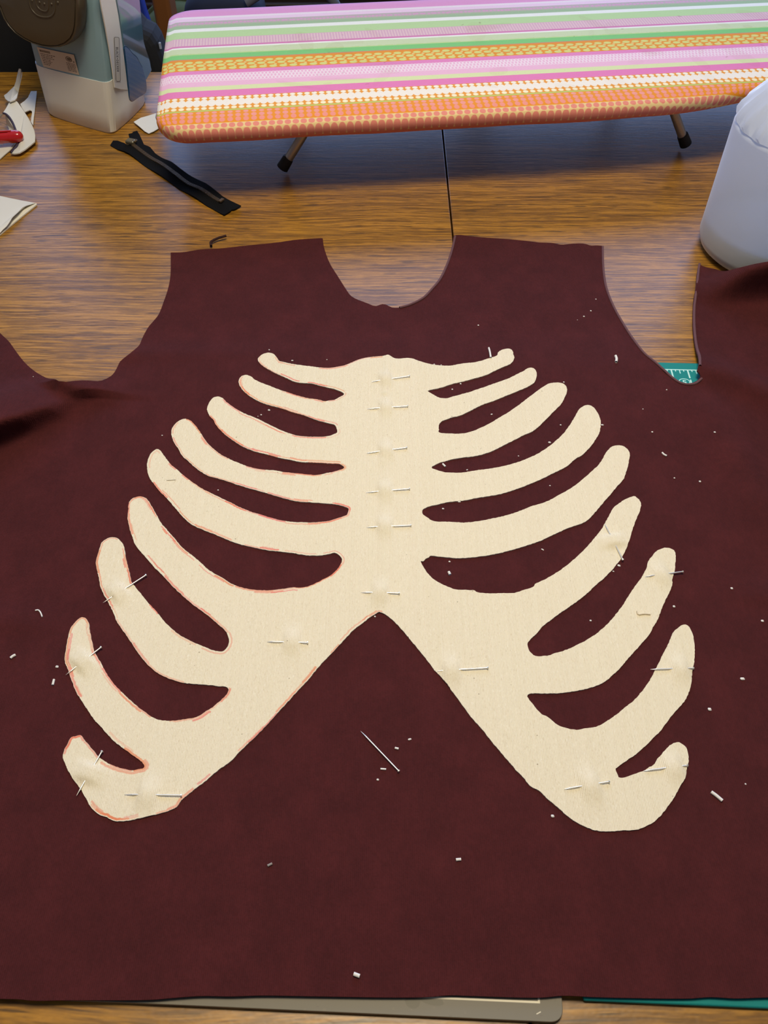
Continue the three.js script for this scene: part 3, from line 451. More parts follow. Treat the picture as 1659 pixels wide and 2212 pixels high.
// ---------------------------------------------------------------- ironing board
{
  const L0 = W(420, 242, 0.075), L1 = W(1659, 176, 0.075), turn = -Math.atan2(L1.z - L0.z, L1.x - L0.x);
  const t = thing('ironing_board', 'small tabletop ironing board in a striped and dotted cotton cover', 'ironing board', V(L0.x, T, L0.z), turn);
  const top = 0.0765, under = 0.0585, B = -0.266, Fv = 0.036, U0 = -0.036, U1 = 0.80;   // local x along the stripes, local z across them
  // plan outline, corners rounded, a tapering nose at the far end
  const out = [];
  const arc = (cx, cz, r, a0, a1, n = 8) => { for (let i = 0; i <= n; i++) { const a = a0 + (a1 - a0) * i / n; out.push([cx + r * Math.cos(a), cz + r * Math.sin(a)]); } };
  arc(U0 + 0.030, B + 0.030, 0.030, Math.PI, Math.PI * 1.5);
  for (let u = 0.05; u < 0.62; u += 0.04) out.push([u, B]);
  for (const [u, z] of [[0.66, -0.264], [0.70, -0.252], [0.74, -0.226], [0.775, -0.185], [0.79, -0.13], [0.775, -0.078], [0.73, -0.045], [0.68, -0.028], [0.63, -0.015], [0.58, 0.0], [0.54, 0.013], [0.50, 0.024], [0.46, 0.031], [0.42, 0.034], [0.38, 0.036]]) out.push([u, z]);
  for (let u = 0.34; u > 0.03; u -= 0.04) out.push([u, Fv + 0.0006 * Math.sin(u * 40)]);
  arc(U0 + 0.034, Fv - 0.034, 0.034, Math.PI * 0.5, Math.PI);
  const ol = dense(out, 0.006), n = ol.length;
  const nor = ol.map((p, i) => { const a = ol[(i + 1) % n], b = ol[(i + n - 1) % n], dx = a[0] - b[0], dz = a[1] - b[1], l = Math.hypot(dx, dz); return [dz / l, -dx / l]; });
  // profile from underside to top: [inset, height, cloth length beyond the top's rim]
  const prof = [[0.020, under + 0.001, -0.042], [0.010, under, -0.034], [0.004, under + 0.002, -0.027], [0.0008, under + 0.006, -0.0215], [0, under + 0.011, -0.0165], [0.0012, under + 0.0155, -0.0115], [0.0045, top - 0.0022, -0.0065], [0.010, top - 0.0004, -0.001], [0.018, top, 0.018 - 0.0105]];
  const pos = [], uv = [], idx = [];
  const uvAt = (x, z) => [(x + 0.1) / 0.95, 1 - (z + 0.32) / 0.42];
  prof.forEach(([ins, y, ext], j) => ol.forEach(([x, z], i) => {
    const [a, b] = nor[i], w = 1 + 0.10 * Math.sin(i * 0.37) * (j < 5 ? 1 : 0);
    pos.push(x - a * ins * w, y, z - b * ins * w);
    const e = j < 7 ? -ext - 0.001 : -ins * 0; const ex = j < 7 ? e - 0.0045 : -ins;
    uv.push(...uvAt(x + a * ex, z + b * ex));
  }));
  for (let j = 0; j + 1 < prof.length; j++) for (let i = 0; i < n; i++) { const a = j * n + i, b = j * n + (i + 1) % n; idx.push(a, a + n, b, b, a + n, b + n); }
  const cap = (j) => THREE.ShapeUtils.triangulateShape(ol.map((p, i) => new THREE.Vector2(pos[(j * n + i) * 3], pos[(j * n + i) * 3 + 2])), []);
  for (const f of cap(prof.length - 1)) { const q = f.map((i) => (prof.length - 1) * n + i); const A = q.map((i) => [pos[i * 3], pos[i * 3 + 2]]); const s = (A[1][0] - A[0][0]) * (A[2][1] - A[0][1]) - (A[1][1] - A[0][1]) * (A[2][0] - A[0][0]); idx.push(...(s > 0 ? [q[0], q[2], q[1]] : q)); }
  const g = new THREE.BufferGeometry(); g.setAttribute('position', new THREE.Float32BufferAttribute(pos, 3)); g.setAttribute('uv', new THREE.Float32BufferAttribute(uv, 2)); g.setIndex(idx); g.computeVertexNormals();
  const tex = canvasTex(2048, 1024, (c, w, h) => {
    const kx = w / 0.95, ky = h / 0.42, Y = (v) => (v + 0.32) * ky, S = (a, b, col) => { c.fillStyle = col; c.fillRect(0, Y(a), w, Y(b) - Y(a) + 1); };
    const dots = (v, rx, ry, step, col, ph = 0) => { c.fillStyle = col; for (let x = ph; x < 0.97; x += step) { c.beginPath(); c.ellipse(x * kx, Y(v), rx * kx, ry * ky, 0, 0, 7); c.fill(); } };
    S(-0.32, -0.2356, 'rgb(228,160,206)');
    S(-0.2356, -0.2300, 'rgb(240,226,232)'); S(-0.2300, -0.2217, 'rgb(238,208,228)'); S(-0.2217, -0.2107, 'rgb(192,180,176)'); S(-0.2107, -0.2012, 'rgb(164,190,150)');
    for (let x = 0; x < 0.95; x += 0.0042) { c.fillStyle = 'rgba(226,158,200,0.75)'; c.fillRect((x + 0.0015 * rnd()) * kx, Y(-0.2185 + 0.002 * rnd()), 0.0030 * kx, 0.004 * ky); c.fillStyle = 'rgba(186,182,160,0.6)'; c.fillRect((x + 0.002 * rnd()) * kx, Y(-0.2125), 0.003 * kx, 0.004 * ky); }
    S(-0.2012, -0.1919, 'rgb(240,240,232)'); S(-0.1919, -0.1736, 'rgb(188,216,156)');
    S(-0.1736, -0.1532, 'rgb(218,176,190)'); for (let x = 0; x < 0.95; x += 0.0031) { c.fillStyle = 'rgb(234,206,200)'; c.fillRect(x * kx, Y(-0.1725), 0.0009 * kx, 0.0185 * ky); }
    S(-0.1532, -0.1495, 'rgb(212,124,172)'); S(-0.1495, -0.1458, 'rgb(240,240,228)'); S(-0.1458, -0.1298, 'rgb(204,216,172)');
    for (let x = 0; x < 0.95; x += 0.004) { c.fillStyle = 'rgb(190,214,142)'; c.fillRect(x * kx, Y(-0.1330 + 0.0018 * rnd()), 0.004 * kx + 1, 0.006 * ky); }
    S(-0.1298, -0.1186, 'rgb(130,200,120)'); S(-0.1186, -0.1165, 'rgb(214,138,104)'); S(-0.1165, -0.0888, 'rgb(230,148,44)');
    for (const [v, ph] of [[-0.1095, 0], [-0.1015, 0.0017], [-0.0930, 0.0034]]) dots(v, 0.0041, 0.0031, 0.0102, 'rgb(218,214,124)', ph);
    for (const v of [-0.1055, -0.0972]) dots(v, 0.0015, 0.0019, 0.0102, 'rgb(230,202,124)', 0.0058);
    S(-0.0888, -0.0803, 'rgb(228,138,186)'); S(-0.0803, -0.0512, 'rgb(236,184,206)');
    c.strokeStyle = 'rgb(244,230,230)'; c.lineWidth = 0.0007 * kx;
    for (let x = 0; x < 0.97; x += 0.0036) for (let q = 0; q < 3; q++) { c.beginPath(); c.ellipse((x + (q % 2) * 0.0018) * kx, Y(-0.0770 + q * 0.0058), 0.0015 * kx, 0.0034 * ky, 0, 0, 7); c.stroke(); }
    S(-0.0512, -0.0416, 'rgb(218,224,166)'); S(-0.0416, -0.0275, 'rgb(228,128,178)');
    S(-0.0275, 0.0004, 'rgb(232,152,52)');
    dots(-0.0246, 0.0028, 0.0025, 0.0070, 'rgb(246,238,216)', 0.004); dots(-0.0143, 0.0041, 0.0078, 0.0070, 'rgb(242,232,216)', 0.004); dots(-0.0030, 0.0027, 0.0029, 0.0070, 'rgb(246,234,196)', 0.004);
    S(0.0004, 0.0036, 'rgb(190,198,104)'); S(0.0036, 0.0276, 'rgb(234,146,36)');
    dots(0.0066, 0.0025, 0.0025, 0.0073, 'rgb(236,156,146)', 0.002); dots(0.0136, 0.0027, 0.0036, 0.0073, 'rgb(236,152,138)', 0.002); dots(0.0216, 0.0027, 0.0042, 0.0073, 'rgb(236,148,132)', 0.002);
    S(0.0276, 0.1, 'rgb(234,204,146)'); dots(0.0338, 0.0030, 0.0056, 0.0073, 'rgb(228,140,124)', 0.0035); dots(0.0480, 0.0036, 0.0066, 0.0073, 'rgb(220,132,116)', 0.002); S(0.0525, 0.1, 'rgb(214,124,108)');
    // scorch marks and soiling from use
    for (let i = 0; i < 60; i++) { c.fillStyle = `rgba(140,104,70,${0.02 + 0.05 * rnd()})`; c.beginPath(); c.ellipse((0.2 + 0.65 * rnd()) * w, (0.35 + 0.4 * rnd()) * h, 10 + 60 * rnd(), 5 + 22 * rnd(), rnd() * 3, 0, 7); c.fill(); }
    for (let i = 0; i < 24; i++) { c.fillStyle = 'rgba(110,80,60,0.30)'; c.beginPath(); c.ellipse((0.2 + 0.6 * rnd()) * w, (0.3 + 0.5 * rnd()) * h, 1 + 5 * rnd(), 1 + 2 * rnd(), rnd() * 3, 0, 7); c.fill(); }
    for (let i = 0; i < 26000; i++) { c.fillStyle = rnd() < 0.5 ? 'rgba(255,255,255,0.06)' : 'rgba(90,60,60,0.05)'; c.fillRect(rnd() * w, rnd() * h, 2, 1 + 2 * rnd()); }
  });
  obj('cover', g, std(0xffffff, 0.85, { map: tex, specularIntensity: 0.4 }), t);
  const deck = new THREE.Shape(ol.map(([x, z], i) => new THREE.Vector2(x - nor[i][0] * 0.012, -(z - nor[i][1] * 0.012))));
  obj('metal_deck', new THREE.ExtrudeGeometry(deck, { depth: 0.012, bevelEnabled: false }).rotateX(-Math.PI / 2).translate(0, under + 0.0015, 0), std(lin(0.62, 0.64, 0.68), 0.35, { metalness: 0.4 }), t);
  const legMat = std(lin(0.50, 0.47, 0.43), 0.35, { metalness: 0.7 });
  for (const [uf, ut] of [[0.078, 0.118], [0.504, 0.468]]) {
    const za = -0.0225, zb = -0.206, y0 = 0.006, y1 = under + 0.004;
    const f = obj('leg_frame', [tube([V(uf, y0, za), V(ut, y1, za)], 0.0046, 4, 12), tube([V(uf, y0, zb), V(ut, y1, zb)], 0.0046, 4, 12), tube([V(ut, y1 - 0.003, za), V(ut, y1 - 0.003, zb)], 0.0044, 4, 12)], legMat, t);
    const d = V(ut - uf, y1 - y0, 0).normalize();
    for (const z of [za, zb]) obj('rubber_foot', new THREE.CylinderGeometry(0.0056, 0.0062, 0.0125, 14).applyQuaternion(new THREE.Quaternion().setFromUnitVectors(V(0, 1, 0), d)).translate(uf + d.x * 0.0035, 0.0096, z), blackRubber, f);
  }
}

// ---------------------------------------------------------------- steam iron standing on its heel
{
  const A = W(93, 247), Bc = W(245, 293), Cc = W(330, 213), D = A.clone().add(Cc).sub(Bc), O = A.clone().add(Cc).multiplyScalar(0.5);
  const t = thing('steam_iron', 'pale blue and white steam iron with clear blue water tank standing upright', 'iron', O);
  const lean = [V(0.006, 0, 0), V(0.022, 0, -0.002), V(0.006, 0, 0.002), V(-0.002, 0, 0.004)];   // drift of each corner over 0.15 m
  const corners = (h, k = 1) => [A, Bc, Cc, D].map((p, i) => p.clone().sub(O).multiplyScalar(k).addScaledVector(lean[i], h / 0.15).setY(h));
  const round = (c, hs, r = [0.020, 0.011, 0.030, 0.025]) => {            // ring with rounded corners and a slight belly to each side
    const ring = [], m = c.length;
    for (let i = 0; i < m; i++) {
      const p = c[i], a = c[(i + m - 1) % m].clone().sub(p).normalize(), b = c[(i + 1) % m].clone().sub(p).normalize(), p0 = p.clone().addScaledVector(a, r[i]), p1 = p.clone().addScaledVector(b, r[i]);
      for (let k = 0; k <= 6; k++) { const s = k / 6; ring.push(p0.clone().multiplyScalar((1 - s) ** 2).addScaledVector(p, 2 * s * (1 - s)).addScaledVector(p1, s * s)); }
      const nx = c[(i + 1) % m], q0 = p1, q1 = nx.clone().addScaledVector(nx.clone().sub(p).normalize(), -r[(i + 1) % m]), nrm = V(b.z, 0, -b.x);
      if (nrm.dot(p.clone().add(nx)) < 0) nrm.negate();
      for (let k = 1; k < 5; k++) { const s = k / 5; ring.push(q0.clone().lerp(q1, s).addScaledVector(nrm, 0.0009 * 4 * s * (1 - s))); }
    }
    if (hs) ring.forEach((p) => { p.y = hs(p); });
    return ring.reverse();
  };
  const white = std(lin(0.80, 0.78, 0.73), 0.42), teal = std(lin(0.25, 0.39, 0.46), 0.38, { clearcoat: 0.2 });
  const split = (p) => 0.054 - 0.020 * smooth(0.0, 0.05, p.x - p.z * 0.9 - 0.028);       // the white shell dips towards the tank
  obj('heel_shell', loft([round(corners(0, 0.97)), round(corners(0.002, 0.995)), round(corners(0.02)), round(corners(0.045), (p) => Math.min(0.045, split(p) - 0.004)), round(corners(0.054), split)], true, true, 0.6), white, t);
  const up = (h, k) => round(corners(h, k));
  obj('body', loft([round(corners(0.05, 0.985), (p) => split(p) - 0.003), round(corners(0.058, 0.988), (p) => split(p) + 0.003), up(0.08, 0.985), up(0.12, 0.97), up(0.16, 0.94), up(0.20, 0.84), up(0.235, 0.62), up(0.255, 0.3)], true, true, 0.8), teal, t);
  // faces of the body as planes, for what is set on them
  const at = (i, h, k) => corners(h, k)[i].clone().add(V(O.x, O.y, O.z));
  const planeOf = (i, j, h0, h1, k) => { const a = at(i, h0, k), b = at(j, h0, k), c = at(i, h1, k); const nn = b.clone().sub(a).cross(c.clone().sub(a)).normalize(); if (nn.dot(a.clone().add(b).multiplyScalar(0.5).sub(O).setY(0)) < 0) nn.negate(); return [a, nn]; };
  const [pl0, nl] = planeOf(0, 1, 0.06, 0.14, 0.985), [pr0, nr] = planeOf(1, 2, 0.06, 0.14, 0.985);
  const put = (px, p0, nn, off) => px.map(([x, y]) => onPlane(x, y, p0.clone().addScaledVector(nn, off), nn).sub(O));
  // dark heel cap with pressed rings
  const capPx = seg(0, 0, 8.295, [60, -260, 40, -120, 60, -20, 110, 30, 150, 140, 200, 270, 280, 400, 400, 530, 560, 640, 720, 720, 900, 775, 1050, 795, 1200, 785, 1330, 740, 1440, 650, 1500, 540, 1530, 400, 1540, 250, 1545, 100, 1540, -60, 1500, -200, 1400, -330, 1200, -420, 900, -450, 600, -430, 300, -380]);
  const bronze = std(lin(0.085, 0.066, 0.043), 0.38), flat = put(capPx, pl0, nl, 0.003);
  const cc = flat.reduce((s, p) => s.add(p), V(0, 0, 0)).divideScalar(flat.length);
  const ringAt = (s, d) => flat.map((p) => cc.clone().lerp(p, s).addScaledVector(nl, d));
  const capG = loft([ringAt(0.95, -0.004), ringAt(1.0, 0.0015), ringAt(1.0, 0.0095), ringAt(0.985, 0.0115), ringAt(0.955, 0.0120), ringAt(0.945, 0.0108), ringAt(0.925, 0.0108), ringAt(0.915, 0.0120), ringAt(0.5, 0.0124)].map((r) => r.slice().reverse()), true, true, 0.5);
  const heel = obj('heel_cap', capG, bronze, t);
  const ringPx = seg(0, 0, 8.295, [520, -200, 515, -80, 525, 40, 560, 150, 620, 230, 700, 285, 800, 305, 890, 300, 950, 260, 985, 190, 990, 80, 990, -60, 960, -180, 880, -250, 740, -270, 600, -250]);
  const inPx = seg(0, 0, 8.295, [650, -120, 645, 0, 660, 90, 700, 150, 760, 190, 830, 200, 865, 160, 870, 60, 865, -60, 830, -150, 740, -170]);
  for (const q of [ringPx, inPx]) { const r = put(q, pl0, nl, 0.0152); obj('pressed_ring', new THREE.TubeGeometry(new THREE.CatmullRomCurve3(r, true), 60, 0.0009, 6, true), bronze, heel); }
  for (const [x, y] of [[70, 1], [86, 5], [96.5, 8], [112, 8.5], [125.5, 5]]) obj('pressed_mark', new THREE.SphereGeometry(0.0014, 8, 6).translate(...put([[x, y]], pl0, nl, 0.0150)[0].toArray()), bronze, heel);
  // rating label
  const lab = canvasTex(512, 320, (c, w, h) => {
    c.fillStyle = 'rgb(214,196,176)'; c.fillRect(0, 0, w, h); c.fillStyle = 'rgb(112,94,78)';
    c.fillRect(24, 34, 150, 34); c.fillStyle = 'rgb(176,152,128)'; for (let x = 50; x < 170; x += 13) c.fillRect(x, 44, 7, 14); c.fillStyle = 'rgb(104,86,72)';
    for (let i = 0; i < 7; i++) for (let x = 24; x < 24 + [190, 150, 178, 120, 130, 110, 70][i];) { const l = 8 + rnd() * 26; c.fillRect(x, 92 + i * 28, l, 13); x += l + 6; }
    c.beginPath(); c.arc(420, 92, 44, 0, 7); c.fill(); c.strokeStyle = 'rgb(214,196,176)'; c.lineWidth = 7; c.beginPath(); c.arc(420, 92, 30, 0.5, 5.2); c.stroke(); c.fillRect(470, 112, 20, 18);
    for (let i = 0; i < 6; i++) for (let x = 368; x < 486;) { const l = 8 + rnd() * 24; c.fillRect(x, 152 + i * 24, Math.min(l, 490 - x), 12); x += l + 6; }
  });
  const corn = seg(60, 80, 10.369, [212, 212, 1005, 385, 1060, 440, 1168, 845, 385, 665, 350, 625]);
  const lp = put(corn, pl0, nl, 0.0006);
  { // corners of the sticker map to the print
    const q = [lp[0], put(seg(60, 80, 10.369, [1045, 392]), pl0, nl, 0.0006)[0], lp[3], put(seg(60, 80, 10.369, [365, 660]), pl0, nl, 0.0006)[0]];
    const g = new THREE.BufferGeometry(), N = 6, P = [], U = [], I = [];
    for (let j = 0; j <= N; j++) for (let i = 0; i <= N; i++) { const s = i / N, r = j / N; const p = q[0].clone().lerp(q[1], s).lerp(q[3].clone().lerp(q[2], s), r).addScaledVector(nl, 0.0009); P.push(p.x, p.y, p.z); U.push(s, 1 - r); }
    for (let j = 0; j < N; j++) for (let i = 0; i < N; i++) { const a = j * (N + 1) + i; I.push(a, a + N + 1, a + 1, a + 1, a + N + 1, a + N + 2); }
    g.setAttribute('position', new THREE.Float32BufferAttribute(P, 3)); g.setAttribute('uv', new THREE.Float32BufferAttribute(U, 2)); g.setIndex(I); g.computeVertexNormals();
    const m = obj('rating_label', g, std(0xffffff, 0.5, { map: lab }), t); m.userData.label = 'printed beige rating sticker';
  }
  // white strip with the maker's lettering
  const strip = put(seg(200, 0, 9.214, [40, -420, 330, -420, 435, 0, 490, 300, 540, 640, 600, 1100, 660, 1600, 678, 1785, 545, 1770, 425, 1740, 380, 1400, 320, 1000, 250, 600, 170, 200, 135, 0]), pr0, nr, 0.0019);
  obj('front_strip', panelGeo(strip, nr, 0.0012), white, t);
  const logo = canvasTex(1024, 128, (c, w, h) => {
    c.fillStyle = 'rgb(217,212,200)'; c.fillRect(0, 0, w, h); c.strokeStyle = c.fillStyle = 'rgb(74,62,54)'; c.lineWidth = 9;
    c.beginPath(); c.roundRect(8, 8, w - 16, h - 16, 34); c.stroke();
    c.font = 'bold 78px sans-serif'; c.textAlign = 'center'; c.textBaseline = 'middle'; c.fillText('BLACK+DECKER', w / 2, h / 2 + 4, w - 80);
  });
  {
    const q = put(seg(200, 0, 9.214, [425, 730, 535, 740, 562, 1625, 462, 1622]), pr0, nr, 0.0034);     // reads from top to bottom
    const g = new THREE.BufferGeometry(), P = [q[0], q[1], q[2], q[3]].flatMap((p) => [p.x, p.y, p.z]);
    g.setAttribute('position', new THREE.Float32BufferAttribute(P, 3)); g.setAttribute('uv', new THREE.Float32BufferAttribute([0, 0, 0, 1, 1, 1, 1, 0], 2)); g.setIndex([0, 3, 1, 1, 3, 2]); g.computeVertexNormals();
    const m = obj('logo_print', g, std(0xffffff, 0.45, { map: logo }), t); m.userData.label = 'maker lettering in a rounded black outline';
  }
  // clear tank with water in its foot
  const tankMat = std(lin(0.10, 0.20, 0.27), 0.08, { clearcoat: 1, clearcoatRoughness: 0.03 });
  const waterMat = std(lin(0.012, 0.065, 0.15), 0.06, { clearcoat: 1, clearcoatRoughness: 0.04 });
  const bowed = (pts, nn, off, dep, bev) => {       // a cushion-shaped panel: outline with a rounded rim
    const c0 = pts.reduce((q, p) => q.add(p), V(0, 0, 0)).divideScalar(pts.length), ex = V(0, 1, 0).cross(nn).normalize(), ey = nn.clone().cross(ex).normalize();
    const sh = new THREE.Shape(pts.map((p) => new THREE.Vector2(p.clone().sub(c0).dot(ex), p.clone().sub(c0).dot(ey))));
    const g = new THREE.ExtrudeGeometry(sh, { depth: dep, bevelEnabled: true, bevelThickness: bev, bevelSize: bev, bevelOffset: -bev, bevelSegments: 5 });
    g.applyMatrix4(new THREE.Matrix4().makeBasis(ex, ey, nn.clone())); return g.translate(c0.x + nn.x * off, c0.y + nn.y * off, c0.z + nn.z * off);
  };
  const curve = (px, k = 3) => { const c0 = new THREE.CatmullRomCurve3(px.map(([x, y]) => V(x, y, 0)), true, 'centripetal'); return c0.getPoints(px.length * k).slice(0, -1).map((p) => [p.x, p.y]); };
  const tank = put(seg(200, 0, 9.214, [330, -420, 437, 0, 492, 300, 545, 640, 603, 1100, 663, 1600, 684, 1800, 860, 1700, 1040, 1590, 1150, 1395, 1110, 1180, 1040, 980, 990, 800, 960, 500, 930, 200, 905, -60, 880, -420]), pr0, nr, 0.0012);
  obj('water_tank', bowed(tank, nr, 0, 0.0004, 0.0018), tankMat, t);
  const wp = put(curve(seg(200, 0, 9.214, [600, 890, 640, 900, 700, 950, 760, 1030, 850, 1110, 910, 1220, 970, 1330, 1020, 1500, 1045, 1640, 1050, 1780, 1030, 1850, 900, 1940, 760, 2030, 720, 2010, 697, 1950, 687, 1800, 664, 1600, 629, 1250])), pr0, nr, 0.0018);
  obj('water_window', bowed(wp, nr, 0, 0.0006, 0.0014), waterMat, t);
}

// ---------------------------------------------------------------- translucent bottle
{
  const R = 0.063, foot = W(1516, 551), c = V(foot.x + R * 0.96, T, foot.z - 0.006);
  const t = thing('plastic_bottle', 'frosted white plastic bottle with a fluted shoulder and some clear liquid', 'bottle', c);
  const frost = std(lin(0.86, 0.90, 0.96), 0.82, { transmission: 0.6, thickness: 0, ior: 1.4 });
  const prof = [[0.001, 0.0012], [0.045, 0.0008], [0.055, 0.002], [0.0605, 0.0065], [R, 0.014], [R, 0.05], [R, 0.110], [R - 0.0006, 0.1125], [R - 0.002, 0.1140]];
  obj('bottle_body', new THREE.LatheGeometry(prof.map((p) => new THREE.Vector2(...p)), 72), frost, t);
  const rings = [], N = 144;
  for (const [r, y, f] of [[R - 0.002, 0.1140, 0], [R + 0.0004, 0.1148, 0.3], [R + 0.0012, 0.1175, 1], [R - 0.001, 0.1230, 1], [R - 0.010, 0.1340, 1], [R - 0.022, 0.1470, 1], [R - 0.033, 0.1580, 1], [R - 0.040, 0.1650, 0.4], [R - 0.043, 0.1680, 0], [R - 0.044, 0.1750, 0]]) {
    const ring = []; for (let i = 0; i < N; i++) { const a = -i / N * Math.PI * 2, q = r - f * 0.0042 * (0.5 + 0.5 * Math.cos(a * 20)) * (r / R); ring.push(V(q * Math.cos(a), y, q * Math.sin(a))); } rings.push(ring);
  }
  obj('fluted_shoulder', loft(rings, false, false, 0.9), frost, t);
  obj('cap', [new THREE.CylinderGeometry(0.020, 0.021, 0.022, 32).translate(0, 0.186, 0)], std(lin(0.75, 0.75, 0.76), 0.5), t);
  obj('liquid', new THREE.LatheGeometry([[0.0005, 0.003], [0.048, 0.003], [0.058, 0.008], [R - 0.0025, 0.016], [R - 0.0022, 0.030], [0.0005, 0.0302]].map((p) => new THREE.Vector2(...p)), 64), std(lin(0.42, 0.42, 0.44), 0.2), t);
}

// ---------------------------------------------------------------- zipper
{
  const Z = (a, h = 0.001) => seg(220, 270, 5.352, a).map(([x, y]) => pl(x, y, h));
  const mid = Z([345, 225, 420, 290, 560, 380, 700, 465, 850, 575, 1000, 680, 1150, 760, 1300, 850, 1400, 905, 1500, 990]);
  const o = mid[0], t = thing('zipper', 'short closed black zipper with brownish metal teeth on the table', 'zipper', V(o[0], T, o[1]));
  const rel = (q) => q.map(([x, z]) => [x - o[0], z - o[1]]);
  const black = std(lin(0.005, 0.005, 0.006), 0.95, { specularIntensity: 0.3 });
  const lift = (x, z) => 0.0016 + 0.0008 * Math.sin(x * 90 + z * 60);
  const lower = Z([95, 232, 130, 180, 180, 178, 250, 202, 300, 235]).concat(mid, Z([1480, 1008, 1415, 1048, 1300, 980, 1200, 925, 1100, 860, 1000, 800, 900, 745, 800, 670, 700, 605, 600, 540, 500, 475, 400, 400, 330, 350, 260, 312, 180, 282]));
  const upper = Z([330, 190, 307, 102, 350, 92, 360, 78, 408, 64, 440, 120, 490, 240, 560, 266, 620, 330, 700, 380, 800, 430, 900, 508, 1000, 570, 1100, 625, 1200, 682, 1300, 755, 1400, 825, 1500, 880, 1612, 945, 1560, 972, 1535, 985]).concat(mid.slice().reverse());
  obj('tape', sheetGeo(rel(lower), 0.0012, lift, 0.0008), black, t);
  obj('tape', sheetGeo(rel(upper), 0.0012, lift, 0.0008), black, t);
  const c = new THREE.CatmullRomCurve3(rel(mid.slice(0, 9)).map(([x, z]) => V(x, lift(x, z) + 0.0006, z))), teeth = [], n = 86;
  for (let i = 2; i < n; i++) { const p = c.getPointAt(i / n), d = c.getTangentAt(i / n); teeth.push(new THREE.BoxGeometry(0.0009, 0.0011, 0.0042).rotateY(-Math.atan2(d.z, d.x)).translate(p.x, p.y, p.z)); }
  const brass = std(lin(0.17, 0.115, 0.07), 0.45, { metalness: 0.6 });
  const tm = obj('teeth', teeth, brass, t); tm.userData.kind = 'stuff';
  const sl = obj('slider', rbox(0.0105, 0.0042, 0.0078, 0.0015, 0, 0.0042, 0).rotateY(-0.35), std(lin(0.34, 0.30, 0.20), 0.35, { metalness: 0.8 }), t);
  obj('pull_ring', new THREE.TorusGeometry(0.0022, 0.0006, 6, 16).rotateX(Math.PI / 2).translate(0.0045, 0.0058, 0.001), brass, sl);
  const e = rel(Z([1385, 893]))[0]; obj('end_stop', rbox(0.0034, 0.0018, 0.0058, 0.0004, 0, 0, 0).rotateY(-0.55).translate(e[0], 0.0030, e[1]), brass, t);
}

// ---------------------------------------------------------------- paper and plastic bits at the table's side
const paper = std(lin(0.72, 0.69, 0.62), 0.75), paperBack = std(lin(0.74, 0.68, 0.54), 0.8), inkEdge = std(lin(0.05, 0.035, 0.07), 0.6);
// a bent sheet from photo points with their own heights
function bent(name, pts, thick, mat, parent) {
  const P = pts.map(([x, y, h]) => W(x, y, h)), n = P.length, tri = THREE.ShapeUtils.triangulateShape(P.map((p) => new THREE.Vector2(p.x, -p.z)), []);
  const o = parent.position, pos = [], idx = [];
  for (const p of P) pos.push(p.x - o.x, p.y - o.y, p.z - o.z); for (const p of P) pos.push(p.x - o.x, p.y - o.y - thick, p.z - o.z);
  for (const [a, b, c] of tri) { const s = (P[b].x - P[a].x) * (P[c].z - P[a].z) - (P[b].z - P[a].z) * (P[c].x - P[a].x); const f = s < 0 ? [a, b, c] : [a, c, b]; idx.push(...f, n + f[0], n + f[2], n + f[1]); }
  const w = THREE.ShapeUtils.area(P.map((p) => new THREE.Vector2(p.x, -p.z))) > 0;
  for (let i = 0; i < n; i++) { const j = (i + 1) % n, [a, b] = w ? [i, j] : [j, i]; idx.push(a, n + a, b, b, n + a, n + b); }
  const g = new THREE.BufferGeometry(); g.setAttribute('position', new THREE.Float32BufferAttribute(pos, 3)); g.setIndex(idx);
  return obj(name, toCreasedNormals(g, 0.6), mat, parent);
}
const PZ = (a) => { const r = []; for (let i = 0; i < a.length; i += 3) r.push([a[i] / 10.536, 140 + a[i + 1] / 10.533, a[i + 2]]); return r; };
{
  const t = thing('curved_paper_cutout', 'white curved cut-out with a dark inked inner edge lying under the red pen', 'paper', W(40, 300).setY(T));
  bent('sheet', PZ([205, 860, 0.020, 340, 800, 0.022, 400, 850, 0.021, 480, 960, 0.018, 560, 1080, 0.015, 640, 1200, 0.012, 720, 1350, 0.009, 780, 1490, 0.007, 800, 1600, 0.006, 795, 1740, 0.005, 700, 1820, 0.005, 560, 1930, 0.005, 440, 2000, 0.005, 330, 2020, 0.004, 240, 2005, 0.004, 310, 1920, 0.004, 400, 1820, 0.005, 430, 1720, 0.006, 390, 1600, 0.008, 340, 1440, 0.011, 280, 1300, 0.014, 200, 1180, 0.017, 110, 1110, 0.019, 60, 1100, 0.019, 130, 1000, 0.020]), 0.0012, paper, t);
  bent('inner_fold', PZ([-60, 1130, 0.012, 60, 1110, 0.018, 110, 1115, 0.018, 200, 1185, 0.016, 280, 1305, 0.013, 340, 1450, 0.010, 370, 1530, 0.008, 215, 1530, 0.004, 200, 1440, 0.004, 150, 1360, 0.004, 60, 1310, 0.004, -60, 1280, 0.004]), 0.0010, paper, t);
  const edge = (a) => tube(PZ(a).map(([x, y, h]) => W(x, y, h + 0.0006).sub(t.position)), 0.0011, 24, 6);
  obj('inked_edge', [edge([70, 1098, 0.019, 130, 1118, 0.0188, 200, 1180, 0.017, 280, 1300, 0.014, 340, 1440, 0.011, 375, 1540, 0.009]), edge([425, 1700, 0.006, 415, 1790, 0.005, 370, 1860, 0.005, 310, 1930, 0.004, 250, 2000, 0.004])], inkEdge, t);
}
